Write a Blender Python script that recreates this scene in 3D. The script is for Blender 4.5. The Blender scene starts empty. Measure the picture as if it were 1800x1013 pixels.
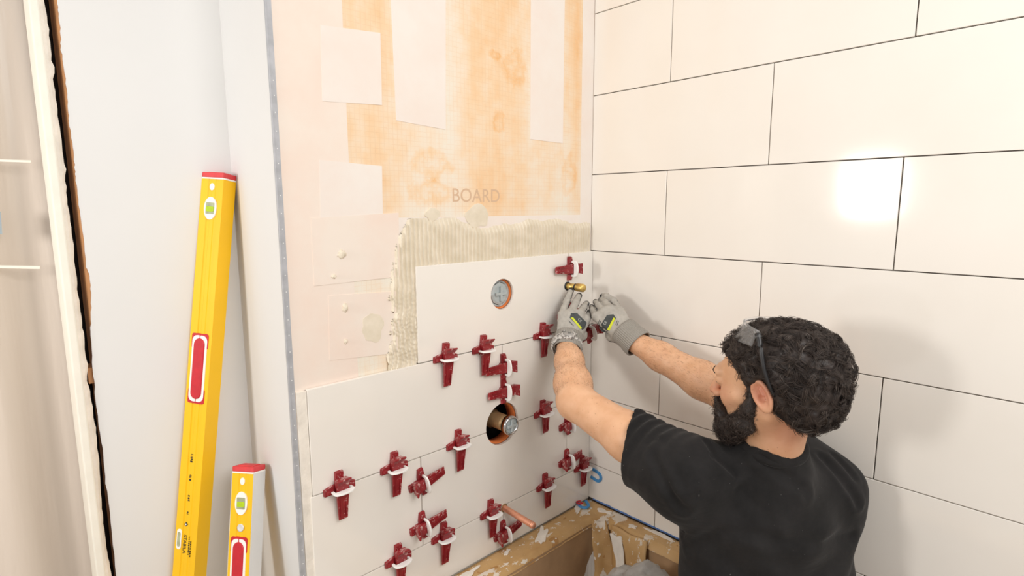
import bpy, bmesh, math, random
import numpy as np
from mathutils import Vector, Matrix, Quaternion
from mathutils import noise as mnoise

S = bpy.context.scene
COL = S.collection
random.seed(7)
RNG = np.random.default_rng(11)

# ------------------------------------------------------------------ camera
FPX = 977.9
CAM = np.array([-1.5259, -1.1945, 1.6086])
YAW, PITCH, ROLL = math.radians(43.641), math.radians(-8.1625), math.radians(-0.183)
def _basis():
    cy, sy, cp, sp = math.cos(YAW), math.sin(YAW), math.cos(PITCH), math.sin(PITCH)
    fwd = np.array([sy*cp, cy*cp, sp]); right = np.array([cy, -sy, 0.0]); up = np.cross(right, fwd)
    cr, sr = math.cos(ROLL), math.sin(ROLL)
    return right*cr+up*sr, -right*sr+up*cr, fwd
CR, CU, CF = _basis()
cam_data = bpy.data.cameras.new('camera')
cam_data.sensor_width = 36.0
cam_data.lens = FPX*36.0/1800.0
cam_data.clip_start = 0.02
cam = bpy.data.objects.new('camera', cam_data)
COL.objects.link(cam)
cam.matrix_world = Matrix(((CR[0], CU[0], -CF[0], CAM[0]), (CR[1], CU[1], -CF[1], CAM[1]),
                           (CR[2], CU[2], -CF[2], CAM[2]), (0, 0, 0, 1)))
S.camera = cam
def ray(x, y): return CR*((x-900)/FPX) - CU*((y-506.5)/FPX) + CF
def pt(x, y, d): return CAM + ray(x, y)*d
def on_y(x, y, Y): d = ray(x, y); return CAM + d*((Y-CAM[1])/d[1])
def on_x(x, y, X): d = ray(x, y); return CAM + d*((X-CAM[0])/d[0])

# ------------------------------------------------------------------ light
W = bpy.data.worlds.new('room_light'); S.world = W
W.use_nodes = True
W.node_tree.nodes['Background'].inputs['Color'].default_value = (1.0, 0.972, 0.94, 1)
W.node_tree.nodes['Background'].inputs['Strength'].default_value = 0.66
def area(name, loc, target, sx, sy, power, color):
    l = bpy.data.lights.new(name, 'AREA'); l.shape = 'RECTANGLE'; l.size = sx; l.size_y = sy
    l.energy = power; l.color = color
    o = bpy.data.objects.new(name, l); COL.objects.link(o)
    o.location = loc
    o.rotation_euler = (Vector(target)-Vector(loc)).to_track_quat('-Z', 'Y').to_euler()
    return o
area('work_light', (-2.75, -0.14, 1.74), (-0.2, -0.5, 1.25), 0.28, 0.34, 16, (1.0, 0.975, 0.945))
area('ceiling_panel', (-1.05, -2.2, 2.58), (-0.7, -0.4, 0.9), 1.1, 1.1, 31, (1.0, 0.98, 0.955))
S.view_settings.view_transform = 'Standard'
S.view_settings.look = 'None'
S.view_settings.gamma = 1.0
S.view_settings.use_curve_mapping = False
S.view_settings.exposure = 0.0

# ------------------------------------------------------------------ helpers
def lin(c): return tuple(((v/255)/12.92 if v/255 <= 0.04045 else ((v/255+0.055)/1.055)**2.4) for v in c)
class NT:
    """tiny node-tree helper"""
    def __init__(self, name):
        self.m = bpy.data.materials.new(name); self.m.use_nodes = True
        self.t = self.m.node_tree; self.b = self.t.nodes['Principled BSDF']
    def n(self, typ, **kw):
        nd = self.t.nodes.new(typ)
        for k, v in kw.items(): setattr(nd, k, v)
        return nd
    def l(self, a, b): self.t.links.new(a, b)
    def coord(self):
        if not hasattr(self, '_c'): self._c = self.n('ShaderNodeTexCoord').outputs['Object']
        return self._c
    def noise(self, scale, detail=3, rough=0.55, vec=None, stretch=None):
        nd = self.n('ShaderNodeTexNoise'); nd.inputs['Scale'].default_value = scale
        nd.inputs['Detail'].default_value = detail; nd.inputs['Roughness'].default_value = rough
        v = vec if vec is not None else self.coord()
        if stretch:
            mp = self.n('ShaderNodeMapping'); mp.inputs['Scale'].default_value = stretch
            self.l(v, mp.inputs['Vector']); v = mp.outputs['Vector']
        self.l(v, nd.inputs['Vector'])
        return nd.outputs['Fac']
    def ramp(self, fac, stops):
        r = self.n('ShaderNodeValToRGB'); e = r.color_ramp.elements
        while len(e) > 1: e.remove(e[-1])
        e[0].position = stops[0][0]; e[0].color = (*stops[0][1], 1)
        for p, c in stops[1:]:
            k = e.new(p); k.color = (*c, 1)
        self.l(fac, r.inputs['Fac']); return r.outputs['Color']
    def math(self, op, a, b=None, clamp=False):
        nd = self.n('ShaderNodeMath', operation=op); nd.use_clamp = clamp
        for i, v in enumerate((a, b)):
            if v is None: continue
            if isinstance(v, (int, float)): nd.inputs[i].default_value = v
            else: self.l(v, nd.inputs[i])
        return nd.outputs[0]
    def mix(self, fac, a, b):
        nd = self.n('ShaderNodeMix', data_type='RGBA')
        if isinstance(fac, (int, float)): nd.inputs[0].default_value = fac
        else: self.l(fac, nd.inputs[0])
        for i, v in ((6, a), (7, b)):
            if isinstance(v, tuple): nd.inputs[i].default_value = (*v, 1)
            else: self.l(v, nd.inputs[i])
        return nd.outputs[2]
    def bump(self, h, strength, dist):
        b = self.n('ShaderNodeBump'); b.inputs['Strength'].default_value = strength
        b.inputs['Distance'].default_value = dist
        self.l(h, b.inputs['Height']); self.l(b.outputs['Normal'], self.b.inputs['Normal'])
def mat(name, rgb, rough=0.6, metal=0.0, var=0.06, scale=12, bump=0.0, bscale=60, bdist=0.002, spec=None):
    t = NT(name); c = lin(rgb)
    f = t.noise(scale)
    d = tuple(v*(1-var) for v in c); u = tuple(min(1, v*(1+var)) for v in c)
    t.l(t.ramp(f, [(0.3, d), (0.7, u)]), t.b.inputs['Base Color'])
    t.b.inputs['Roughness'].default_value = rough; t.b.inputs['Metallic'].default_value = metal
    if spec is not None: t.b.inputs['Specular IOR Level'].default_value = spec
    if bump: t.bump(t.noise(bscale, 4), bump, bdist)
    return t.m

M = {}
M['paint'] = mat('wall_paint', (225, 224, 222), 0.75, var=0.012, scale=4, bump=0.05, bscale=90)
M['paint_dim'] = mat('trim_paint', (240, 235, 222), 0.6, var=0.03, scale=20, bump=0.25, bscale=40, bdist=0.003)
M['plaster_edge'] = mat('broken_plaster', (236, 228, 216), 0.9, var=0.08, scale=30, bump=0.5, bscale=70, bdist=0.004)
M['void_shade'] = mat('painted_cavity_shade', (30, 20, 17), 0.9)  # near-black colour stands in for shade inside the wall cavity and gap
M['lumber'] = mat('framing_lumber', (196, 142, 96), 0.8, var=0.15, scale=18)
M['floor'] = mat('dusty_subfloor', (178, 166, 150), 0.85, var=0.15, scale=6)
M['steel'] = mat('galvanized_bead', (176, 177, 181), 0.55, 0.15, var=0.12, scale=40)
M['hole_white'] = mat('bead_plaster_dot', (240, 240, 238), 0.8)
M['grout'] = mat('dark_joint', (122, 112, 104), 0.9, var=0.25, scale=60)
M['brass'] = mat('brass', (226, 192, 112), 0.36, 0.8, var=0.05)
M['copper'] = mat('copper', (232, 164, 132), 0.38, 0.6, var=0.12, scale=40)
M['chrome'] = mat('chrome', (205, 205, 205), 0.12, 1.0, var=0.03)
M['cap_grey'] = mat('grey_plastic_cap', (176, 184, 184), 0.4, var=0.05, scale=60)
M['bronze'] = mat('cast_bronze', (170, 140, 100), 0.5, 0.5, var=0.2, scale=40)
M['foam'] = mat('orange_foam', (226, 124, 62), 0.85, var=0.12, scale=60, bump=0.4, bscale=200)
M['clip'] = mat('white_clip_plastic', (247, 246, 242), 0.35, var=0.02)
M['blue'] = mat('blue_spacer_plastic', (72, 146, 205), 0.4, var=0.05)
M['bluetape'] = mat('blue_masking_tape', (92, 128, 190), 0.7, var=0.35, scale=60)
M['yellow'] = mat('yellow_lacquer', (246, 192, 8), 0.4, var=0.03, scale=8)
M['red'] = mat('red_plastic', (196, 30, 44), 0.4, var=0.1, scale=60)
M['redcap'] = mat('red_end_cap', (214, 62, 66), 0.5, var=0.1, scale=40)
M['white'] = mat('white_plastic', (243, 240, 234), 0.4, var=0.02)
M['vial'] = mat('green_vial', (176, 205, 40), 0.12, var=0.1, scale=80)
M['vialglass'] = mat('vial_block', (168, 172, 140), 0.15, var=0.2, scale=60)
M['silver'] = mat('milled_aluminium', (222, 221, 219), 0.4, 0.25, var=0.03)
M['ink'] = mat('black_ink', (48, 44, 30), 0.6)
M['greyink'] = mat('faint_print', (214, 182, 152), 0.9, var=0.04)
M['black'] = mat('black_plastic', (34, 33, 34), 0.4, var=0.1)
M['rubber'] = mat('black_nitrile', (44, 43, 46), 0.6, var=0.15, scale=120)
M['lime'] = mat('lime_print', (206, 214, 40), 0.6, var=0.05, scale=200)
M['badge'] = mat('dark_print', (62, 66, 66), 0.65, var=0.3, scale=300)
M['badgelight'] = mat('light_print', (188, 190, 184), 0.65)
M['trouser'] = mat('grey_work_trousers', (70, 68, 66), 0.9, var=0.15, scale=30, bump=0.3, bscale=120)
M['eyebrow'] = mat('eyebrow_hair', (46, 36, 32), 0.8)
M['armhair'] = mat('brown_arm_hair', (112, 70, 44), 0.6)
M['lip'] = mat('lip', (176, 112, 100), 0.6)

def tile_mat():
    t = NT('glazed_tile')
    f = t.noise(3, 4)
    t.l(t.ramp(f, [(0.3, lin((238, 232, 223))), (0.7, lin((242, 237, 229)))]), t.b.inputs['Base Color'])
    t.b.inputs['Roughness'].default_value = 0.10
    t.b.inputs['Specular IOR Level'].default_value = 0.5
    t.bump(t.noise(9, 2), 0.02, 0.003)
    return t.m
M['tile'] = tile_mat()
Z0 = 1.4626                    # joint at the top of the newest course
def stain(px, py, rx, rz, am): p = on_y(px, py, 0.011); return (float(p[0]), float(p[2]), rx, rz, am)
STAINS = [stain(757, 288, 0.052, 0.036, 0.11), stain(760, 338, 0.058, 0.028, 0.11), stain(905, 118, 0.040, 0.045, 0.10), stain(876, 215, 0.022, 0.03, 0.10), stain(1000, 310, 0.030, 0.06, 0.10), stain(870, 98, 0.02, 0.012, 0.12)]
def board_mat():
    t = NT('orange_backer_board')
    sep = t.n('ShaderNodeSeparateXYZ'); t.l(t.coord(), sep.inputs[0])
    x, z = sep.outputs['X'], sep.outputs['Z']
    def lines(v, pitch):
        fr = t.math('FRACT', t.math('MULTIPLY', v, 1/pitch))
        return t.math('LESS_THAN', fr, 0.12)
    g = t.math('MAXIMUM', lines(x, 0.0125), lines(z, 0.0125))
    g = t.math('MULTIPLY', g, t.math('MULTIPLY', t.noise(35, 3), 1.3))
    # chalky skim smeared over the board: vertical trowel passes
    sm = t.noise(1.0, 5, 0.6, stretch=(5.5, 1, 1.3))
    def bias(v, lo, hi, stops):
        mr = t.math('DIVIDE', t.math('SUBTRACT', v, lo), hi-lo, True)
        return t.ramp(mr, [((p-lo)/(hi-lo), (c, c, c)) for p, c in stops])
    bx = bias(x, -1.06, 0.0, [(-1.06, 0.62), (-0.93, 0.5), (-0.82, 0.44), (-0.74, 0.56), (-0.60, 0.60), (-0.52, 0.40), (-0.36, 0.38), (-0.29, 0.56), (-0.14, 0.60), (-0.085, 0.36), (-0.04, 0.62)])
    bz = bias(z, Z0, Z0+0.5, [(Z0, 0.16), (Z0+0.09, 0.14), (Z0+0.15, 0.02), (Z0+0.3, 0.0)])
    val = t.math('ADD', t.math('MULTIPLY', sm, 0.5), t.math('MULTIPLY', bx, 0.5))
    val = t.math('ADD', t.math('ADD', val, bz), t.math('MULTIPLY', t.math('SUBTRACT', t.noise(26, 4), 0.5), 0.22))
    # scraped stains that bare the orange facing
    for cx_, cz_, rx_, rz_, am in STAINS:
        ex = t.math('DIVIDE', t.math('SUBTRACT', x, cx_), rx_); ez = t.math('DIVIDE', t.math('SUBTRACT', z, cz_), rz_)
        rr_ = t.math('ADD', t.math('MULTIPLY', ex, ex), t.math('MULTIPLY', ez, ez))
        rr_ = t.math('ADD', rr_, t.math('MULTIPLY', t.math('SUBTRACT', t.noise(32, 5, 0.65), 0.5), 4.5))
        ring = t.math('SUBTRACT', 1.0, t.math('ABSOLUTE', t.math('SUBTRACT', rr_, 0.75)), True)
        val = t.math('SUBTRACT', val, t.math('MULTIPLY', ring, am))
    base = t.ramp(val, [(0.30, lin((232, 180, 122))), (0.38, lin((237, 196, 150))), (0.46, lin((238, 208, 172))), (0.56, lin((237, 220, 198))), (0.66, lin((235, 228, 214)))])
    g = t.math('MULTIPLY', g, t.math('SUBTRACT', 1.25, t.math('MULTIPLY', val, 1.6), True))
    base = t.mix(g, base, lin((226, 190, 150)))
    t.l(base, t.b.inputs['Base Color'])
    t.b.inputs['Roughness'].default_value = 0.85
    t.bump(t.noise(60, 5), 0.15, 0.002)
    return t.m
M['board'] = board_mat()
def fleece_mat(name, a, b, sc=5):
    t = NT(name)
    f = t.noise(sc, 5, 0.6)
    t.l(t.ramp(f, [(0.35, lin(a)), (0.6, lin(b))]), t.b.inputs['Base Color'])
    t.b.inputs['Roughness'].default_value = 0.9
    t.bump(t.noise(70, 4), 0.12, 0.002)
    return t.m
M['fleece'] = fleece_mat('membrane_fleece', (236, 223, 213), (237, 229, 221))
M['fleece_pink'] = fleece_mat('membrane_fleece_pinkish', (237, 217, 203), (237, 225, 213), 4)
def mortar_mat():
    t = NT('thinset_mortar')
    t.l(t.ramp(t.noise(25, 4), [(0.3, lin((219, 207, 184))), (0.7, lin((235, 224, 205)))]), t.b.inputs['Base Color'])
    t.b.inputs['Roughness'].default_value = 0.75
    t.bump(t.noise(140, 4), 0.25, 0.002)
    return t.m
M['mortar'] = mortar_mat()
def wedge_mat():
    t = NT('dusty_red_wedge')
    f = t.noise(130, 5, 0.7); g = t.noise(28, 2)
    k = t.math('GREATER_THAN', t.math('ADD', t.math('MULTIPLY', f, 0.7), t.math('MULTIPLY', g, 0.3)), 0.575)
    base = t.ramp(t.noise(40, 3), [(0.3, lin((126, 24, 30))), (0.7, lin((152, 36, 42)))])
    t.l(t.mix(t.math('MULTIPLY', k, 0.55), base, lin((222, 190, 184))), t.b.inputs['Base Color'])
    t.b.inputs['Roughness'].default_value = 0.42
    return t.m
M['wedge'] = wedge_mat()
def paper_mat():
    t = NT('spattered_brown_paper')
    base = t.ramp(t.noise(6, 5), [(0.25, lin((176, 134, 82))), (0.5, lin((201, 162, 108))), (0.75, lin((214, 178, 126)))])
    wet = t.math('GREATER_THAN', t.noise(13, 2), 0.66)
    base = t.mix(t.math('MULTIPLY', wet, 0.6), base, lin((165, 112, 52)))
    sp = t.math('GREATER_THAN', t.noise(46, 4, 0.65), 0.635)
    sp2 = t.math('GREATER_THAN', t.noise(7, 6, 0.62, stretch=(1.0, 2.2, 1.0)), 0.60)
    base = t.mix(t.math('MAXIMUM', t.math('MULTIPLY', sp, 0.85), t.math('MULTIPLY', sp2, 0.75)), base, lin((236, 230, 218)))
    t.l(base, t.b.inputs['Base Color'])
    t.b.inputs['Roughness'].default_value = 0.55
    t.bump(t.noise(22, 4), 0.35, 0.006)
    return t.m
M['paper'] = paper_mat()
M['paper_in'] = mat('brown_paper_lining', (176, 142, 106), 0.7, var=0.12, scale=9, bump=0.3, bscale=20, bdist=0.006)
def bag_mat():
    t = NT('grey_plastic_bag')
    t.l(t.ramp(t.noise(14, 3), [(0.3, lin((150, 148, 145))), (0.7, lin((196, 194, 190)))]), t.b.inputs['Base Color'])
    t.b.inputs['Roughness'].default_value = 0.3
    t.bump(t.noise(30, 4), 0.5, 0.006)
    return t.m
M['bag'] = bag_mat()
def sheet_mat():
    t = NT('milky_plastic_sheet')
    t.l(t.ramp(t.noise(1.5, 3, stretch=(4, 1, 0.4)), [(0.3, lin((210, 196, 182))), (0.7, lin((224, 211, 198)))]), t.b.inputs['Base Color'])
    t.b.inputs['Roughness'].default_value = 0.35
    t.b.inputs['Transmission Weight'].default_value = 0.0
    t.b.inputs['Subsurface Weight'].default_value = 0.0
    t.bump(t.noise(5, 3, stretch=(5, 1, 0.6)), 0.3, 0.01)
    return t.m
M['sheet'] = sheet_mat()
def skin_mat():
    t = NT('skin')
    at = t.n('ShaderNodeAttribute', attribute_name='flush')
    base = t.ramp(t.noise(28, 4), [(0.3, lin((212, 162, 124))), (0.7, lin((226, 180, 144)))])
    base = t.mix(at.outputs['Fac'], base, lin((200, 122, 102)))
    fre = t.math('GREATER_THAN', t.noise(150, 2), 0.715)
    base = t.mix(t.math('MULTIPLY', fre, 0.5), base, lin((150, 92, 62)))
    t.l(base, t.b.inputs['Base Color'])
    t.b.inputs['Roughness'].default_value = 0.5
    t.b.inputs['Subsurface Weight'].default_value = 0.12
    t.b.inputs['Subsurface Radius'].default_value = (0.01, 0.004, 0.002)
    t.bump(t.noise(260, 3), 0.12, 0.001)
    return t.m
M['skin'] = skin_mat()
def shirt_mat():
    t = NT('black_cotton')
    dust = t.ramp(t.noise(9, 5, 0.65), [(0.35, lin((27, 26, 26))), (0.75, lin((42, 40, 40)))])
    fleck = t.math('GREATER_THAN', t.noise(190, 1), 0.80)
    t.l(t.mix(t.math('MULTIPLY', fleck, 0.35), dust, lin((150, 148, 145))), t.b.inputs['Base Color'])
    t.b.inputs['Roughness'].default_value = 0.95
    t.b.inputs['Sheen Weight'].default_value = 0.06
    t.b.inputs['Specular IOR Level'].default_value = 0.2
    t.bump(t.noise(7, 3, stretch=(1, 1, 2.5)), 0.35, 0.015)
    return t.m
M['shirt'] = shirt_mat()
def hair_mat():
    t = NT('dark_curly_hair')
    at = t.n('ShaderNodeAttribute', attribute_name='tone')
    t.l(t.ramp(at.outputs['Fac'], [(0.0, lin((34, 28, 26))), (0.5, lin((62, 52, 47))), (0.9, lin((86, 75, 68))), (1.0, lin((132, 124, 118)))]), t.b.inputs['Base Color'])
    t.b.inputs['Roughness'].default_value = 0.5
    t.b.inputs['Specular IOR Level'].default_value = 0.35
    return t.m
M['hair'] = hair_mat()
def glove_mat():
    t = NT('grey_knit_glove')
    at = t.n('ShaderNodeAttribute', attribute_name='coat')
    k = t.math('GREATER_THAN', at.outputs['Fac'], 0.5)
    base = t.ramp(t.noise(60, 3), [(0.3, lin((160, 155, 147))), (0.7, lin((180, 175, 166)))])
    t.l(t.mix(k, base, lin((46, 45, 48))), t.b.inputs['Base Color'])
    t.b.inputs['Roughness'].default_value = 0.8
    t.bump(t.noise(420, 2), 0.2, 0.001)
    return t.m
M['glove'] = glove_mat()
M['cuff'] = mat('grey_ribbed_cuff', (150, 145, 137), 0.9, var=0.1, scale=200)
def camo_mat():
    t = NT('patterned_watch')
    t.l(t.ramp(t.noise(95, 3, 0.7), [(0.38, lin((70, 66, 64))), (0.45, lin((160, 155, 150))), (0.52, lin((222, 218, 212))), (0.62, lin((110, 104, 100)))]), t.b.inputs['Base Color'])
    t.b.inputs['Roughness'].default_value = 0.5
    return t.m
M['camo'] = camo_mat()
M['dial'] = mat('watch_dial', (158, 154, 150), 0.2, var=0.3, scale=150)
def clear_mat():
    t = NT('clear_polycarbonate')
    t.b.inputs['Base Color'].default_value = (0.93, 0.93, 0.93, 1)
    t.l(t.ramp(t.noise(30), [(0.3, (0.90, 0.90, 0.90)), (0.7, (0.95, 0.95, 0.95))]), t.b.inputs['Base Color'])
    t.b.inputs['Roughness'].default_value = 0.08
    t.b.inputs['Transmission Weight'].default_value = 0.88
    t.b.inputs['IOR'].default_value = 1.1
    return t.m
M['clear'] = clear_mat()

def link(name, me, m, parent=None):
    o = bpy.data.objects.new(name, me); COL.objects.link(o)
    if m is not None and len(me.materials) == 0: me.materials.append(M[m] if isinstance(m, str) else m)
    if parent is not None: o.parent = parent
    return o
def tag(o, label=None, cat=None, group=None, kind=None):
    if label: o['label'] = label
    if cat: o['category'] = cat
    if group: o['group'] = group
    if kind: o['kind'] = kind
    return o
def empty(name, loc=(0, 0, 0)):
    o = bpy.data.objects.new(name, None); o.empty_display_size = 0.05
    COL.objects.link(o); o.location = loc; return o
def mesh_from(name, v, f, smooth=False):
    me = bpy.data.meshes.new(name)
    me.from_pydata([tuple(map(float, p)) for p in v], [], [tuple(map(int, q)) for q in f]); me.update()
    if smooth: me.polygons.foreach_set('use_smooth', [True]*len(me.polygons))
    return me
def bm_box(bm, lo, hi):
    v = [bm.verts.new((x, y, z)) for z in (lo[2], hi[2]) for y in (lo[1], hi[1]) for x in (lo[0], hi[0])]
    for q in ((0, 2, 3, 1), (4, 5, 7, 6), (0, 1, 5, 4), (2, 6, 7, 3), (0, 4, 6, 2), (1, 3, 7, 5)):
        bm.faces.new([v[i] for i in q])
    return v
def bm_mesh(bm, name, smooth=False):
    bmesh.ops.recalc_face_normals(bm, faces=bm.faces)
    me = bpy.data.meshes.new(name); bm.to_mesh(me); bm.free()
    if smooth: me.polygons.foreach_set('use_smooth', [True]*len(me.polygons))
    return me
def box_mesh(lo, hi, bev=0.0, seg=1):
    bm = bmesh.new(); bm_box(bm, lo, hi)
    if bev: bmesh.ops.bevel(bm, geom=bm.edges[:], offset=bev, segments=seg, affect='EDGES', profile=0.6)
    return bm_mesh(bm, 'box')
def box(name, lo, hi, m, parent=None, bev=0.0, seg=1):
    return link(name, box_mesh(lo, hi, bev, seg), m, parent)
def prism_mesh(poly, a, b, bev=0.0, axis='z'):
    """extrude a 2D outline from a to b along axis"""
    bm = bmesh.new()
    def P(p, h): return (p[0], p[1], h) if axis == 'z' else ((p[0], h, p[1]) if axis == 'y' else (h, p[0], p[1]))
    lo = [bm.verts.new(P(p, a)) for p in poly]; hi = [bm.verts.new(P(p, b)) for p in poly]
    bm.faces.new(lo[::-1]); bm.faces.new(hi)
    n = len(poly)
    for i in range(n): bm.faces.new((lo[i], lo[(i+1) % n], hi[(i+1) % n], hi[i]))
    if bev:
        bmesh.ops.recalc_face_normals(bm, faces=bm.faces)
        bmesh.ops.bevel(bm, geom=bm.edges[:], offset=bev, segments=1, affect='EDGES')
    return bm_mesh(bm, 'prism')
def lathe_mesh(prof, n=32, axis='z', smooth=True):
    """prof: list of (r, h) around axis; closed with poles when r=0"""
    v, f = [], []
    for r, h in prof:
        for i in range(n):
            a = 2*math.pi*i/n; c, s = r*math.cos(a), r*math.sin(a)
            v.append((c, s, h) if axis == 'z' else (c, h, s))
    for j in range(len(prof)-1):
        for i in range(n):
            f.append((j*n+i, j*n+(i+1) % n, (j+1)*n+(i+1) % n, (j+1)*n+i))
    bm = bmesh.new()
    vs = [bm.verts.new(p) for p in v]
    for q in f: bm.faces.new([vs[i] for i in q])
    bmesh.ops.remove_doubles(bm, verts=bm.verts, dist=1e-6)
    me = bm_mesh(bm, 'lathe', smooth)
    return me
def stadium(w, h, n=8):
    r = w/2; L = h/2-r; o = []
    for i in range(n+1):
        a = math.pi*i/n; o.append((r*math.cos(a), L+r*math.sin(a)))
    for i in range(n+1):
        a = math.pi+math.pi*i/n; o.append((r*math.cos(a), -L+r*math.sin(a)))
    return o
def ellipse(a, b, n=24): return [(a*math.cos(2*math.pi*i/n), b*math.sin(2*math.pi*i/n)) for i in range(n)]
def rrect(w, h, r, n=4):
    o = []
    for cx, cy, a0 in ((w/2-r, h/2-r, 0), (-w/2+r, h/2-r, 90), (-w/2+r, -h/2+r, 180), (w/2-r, -h/2+r, 270)):
        for i in range(n+1):
            a = math.radians(a0+90*i/n); o.append((cx+r*math.cos(a), cy+r*math.sin(a)))
    return o
def boolean_cut(o, cutters):
    for c in cutters:
        md = o.modifiers.new('cut', 'BOOLEAN'); md.operation = 'DIFFERENCE'; md.object = c; md.solver = 'EXACT'
    bpy.context.view_layer.update()
    dg = bpy.context.evaluated_depsgraph_get()
    me = bpy.data.meshes.new_from_object(o.evaluated_get(dg))
    o.modifiers.clear(); o.data = me
def text_mesh(s, size, ext=0.0002):
    cu = bpy.data.curves.new('t', 'FONT'); cu.body = s; cu.size = size; cu.extrude = ext
    cu.align_x = 'CENTER'; cu.align_y = 'CENTER'
    o = bpy.data.objects.new('t', cu); COL.objects.link(o)
    bpy.context.view_layer.update()
    me = bpy.data.meshes.new_from_object(o.evaluated_get(bpy.context.evaluated_depsgraph_get()))
    bpy.data.objects.remove(o); bpy.data.curves.remove(cu)
    me.materials.clear()
    return me
def tube_arrays(paths, radii, sides=4, closed=False, cap=True):
    """paths: (n,k,3); radii: (n,k). returns verts, faces"""
    n, k, _ = paths.shape
    T = np.gradient(paths, axis=1); T /= np.linalg.norm(T, axis=2, keepdims=True)+1e-12
    ref = np.where(np.abs(T[..., 2:3]) < 0.9, np.array([0, 0, 1.0]), np.array([1.0, 0, 0]))
    A = np.cross(T, ref); A /= np.linalg.norm(A, axis=2, keepdims=True)+1e-12
    B = np.cross(T, A)
    an = np.arange(sides)*2*np.pi/sides
    V = paths[:, :, None, :] + radii[:, :, None, None]*(A[:, :, None, :]*np.cos(an)[None, None, :, None] + B[:, :, None, :]*np.sin(an)[None, None, :, None])
    V = V.reshape(-1, 3)
    base = (np.arange(n)*k*sides)[:, None, None]; j = (np.arange(k-1)*sides)[None, :, None]; i = np.arange(sides)[None, None, :]
    a = base+j+i; b = base+j+(i+1) % sides
    F = np.stack([a, b, b+sides, a+sides], -1).reshape(-1, 4)
    return V, F
def fast_mesh(name, V, F, smooth=True):
    me = bpy.data.meshes.new(name)
    V = np.asarray(V, np.float32); F = np.asarray(F, np.int32)
    me.vertices.add(len(V)); me.vertices.foreach_set('co', V.ravel())
    me.loops.add(F.size); me.loops.foreach_set('vertex_index', F.ravel())
    me.polygons.add(len(F)); me.polygons.foreach_set('loop_start', np.arange(len(F), dtype=np.int32)*F.shape[1])
    me.update(calc_edges=True)
    if smooth: me.polygons.foreach_set('use_smooth', np.ones(len(F), bool))
    return me
def tube(name, path, r, m, parent=None, sides=10):
    p = np.array(path, float)[None]; rr = np.full((1, len(path)), r) if np.isscalar(r) else np.array(r, float)[None]
    V, F = tube_arrays(p, rr, sides)
    k = len(path)
    bm = bmesh.new(); vs = [bm.verts.new(v) for v in V]
    for q in F: bm.faces.new([vs[i] for i in q])
    bm.faces.new(vs[:sides][::-1]); bm.faces.new(vs[-sides:])
    me = bm_mesh(bm, name, True)
    return link(name, me, m, parent)

# ------------------------------------------------------------------ the setting
TH = 0.2577                    # tile course height
TW = 0.60                      # tile length
RIM = 0.55
GAP = 0.0026
YB = 0.011                     # face of the backer board behind the tiles
Y2 = 0.29                      # face of the recessed drywall on the left
XL = -1.062                    # outside corner with the metal bead
TOPZ = 2.62

fl = box('floor', (-4.2, -3.2, -0.05), (0.2, 2.2, 0.0), 'floor'); tag(fl, kind='structure')

wall_back = box('wall_back', (XL+0.004, YB, 0.0), (0.011, YB+0.030, TOPZ), 'board'); tag(wall_back, kind='structure')
# panel behind the board, coloured dark for the shade in the stud bay
bay = box('wall_cavity_shade', (XL+0.03, 0.125, 0.0), (0.02, 0.14, TOPZ), 'void_shade'); tag(bay, kind='structure')
bay.parent = wall_back
bt = box('cavity_light_cap', (XL+0.03, YB+0.031, TOPZ-0.04), (0.011, 0.124, TOPZ), 'lumber', wall_back)  # unseen plank added to keep light from leaking into the cavity
H1 = (-0.4255, Z0-0.105); R1 = 0.0455
H2 = (-0.429, Z0-0.505); R2 = 0.066
def cyl_cut(cx, cz, r, y0, y1):
    me = lathe_mesh([(0, y0), (r, y0), (r, y1), (0, y1)], 40, 'y', False)
    o = bpy.data.objects.new('cutter', me); COL.objects.link(o); o.location = (cx, 0, cz); return o
cut1 = cyl_cut(*H1, R1, -0.1, 0.1); cut2 = cyl_cut(*H2, R2, -0.1, 0.1)
cut1b = cyl_cut(H1[0], H1[1], R1-0.003, -0.1, 0.1); cut2b = cyl_cut(H2[0], H2[1], R2-0.003, -0.1, 0.1)
boolean_cut(wall_back, [cut1b, cut2b])

wall_right = box('wall_right', (0.0112, -2.6, 0.0), (0.13, 0.13, TOPZ), 'grout'); tag(wall_right, kind='structure')

def tile(lo, hi, parent, cuts=()):
    me = box_mesh(lo, hi, 0.0011, 2)
    o = link('tile', me, 'tile')
    if cuts: boolean_cut(o, list(cuts))
    o.parent = parent
    return o
TT = 0.0095
g = GAP/2
def w1tile(u0, u1, z0, z1, cuts=(), dy=0.0): return tile((-u1+g, dy, z0+g), (-u0-g, TT+dy, z1-g), wall_back, cuts)
c = 0.4277
w1tile(0.0, c-0.3, Z0-TH, Z0)
w1tile(c-0.3, c+0.3, Z0-TH, Z0, [cut1])
w1tile(0.0, c, Z0-2*TH, Z0-TH, [cut2]); w1tile(c, c+0.6, Z0-2*TH, Z0-TH, [cut2])
w1tile(0.0, c-0.3, Z0-3*TH, Z0-2*TH); w1tile(c-0.3, c+0.3, Z0-3*TH, Z0-2*TH, [cut2]); w1tile(c+0.3, c+0.606, Z0-3*TH, Z0-2*TH)
w1tile(0.0, c, RIM+0.0012, Z0-3*TH); w1tile(c, c+0.61, RIM+0.0012, Z0-3*TH)
a = 0.2762
def w2tile(u0, u1, z0, z1): return tile((0.0, -u1+g, z0+g), (TT, -u0-g, z1-g), wall_right)
for k in range(-2, 7):
    zt = Z0+(3-k)*TH; zb = zt-TH
    if k == 6: zb = RIM+0.006
    zt = min(zt, TOPZ)
    st = a if k % 2 == 0 else a+TW/2
    us = [-0.0105]+[st+i*TW for i in range(5) if st+i*TW < 2.5]+[2.5]
    for u0, u1 in zip(us, us[1:]): w2tile(u0, u1, zb, zt)
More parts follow.
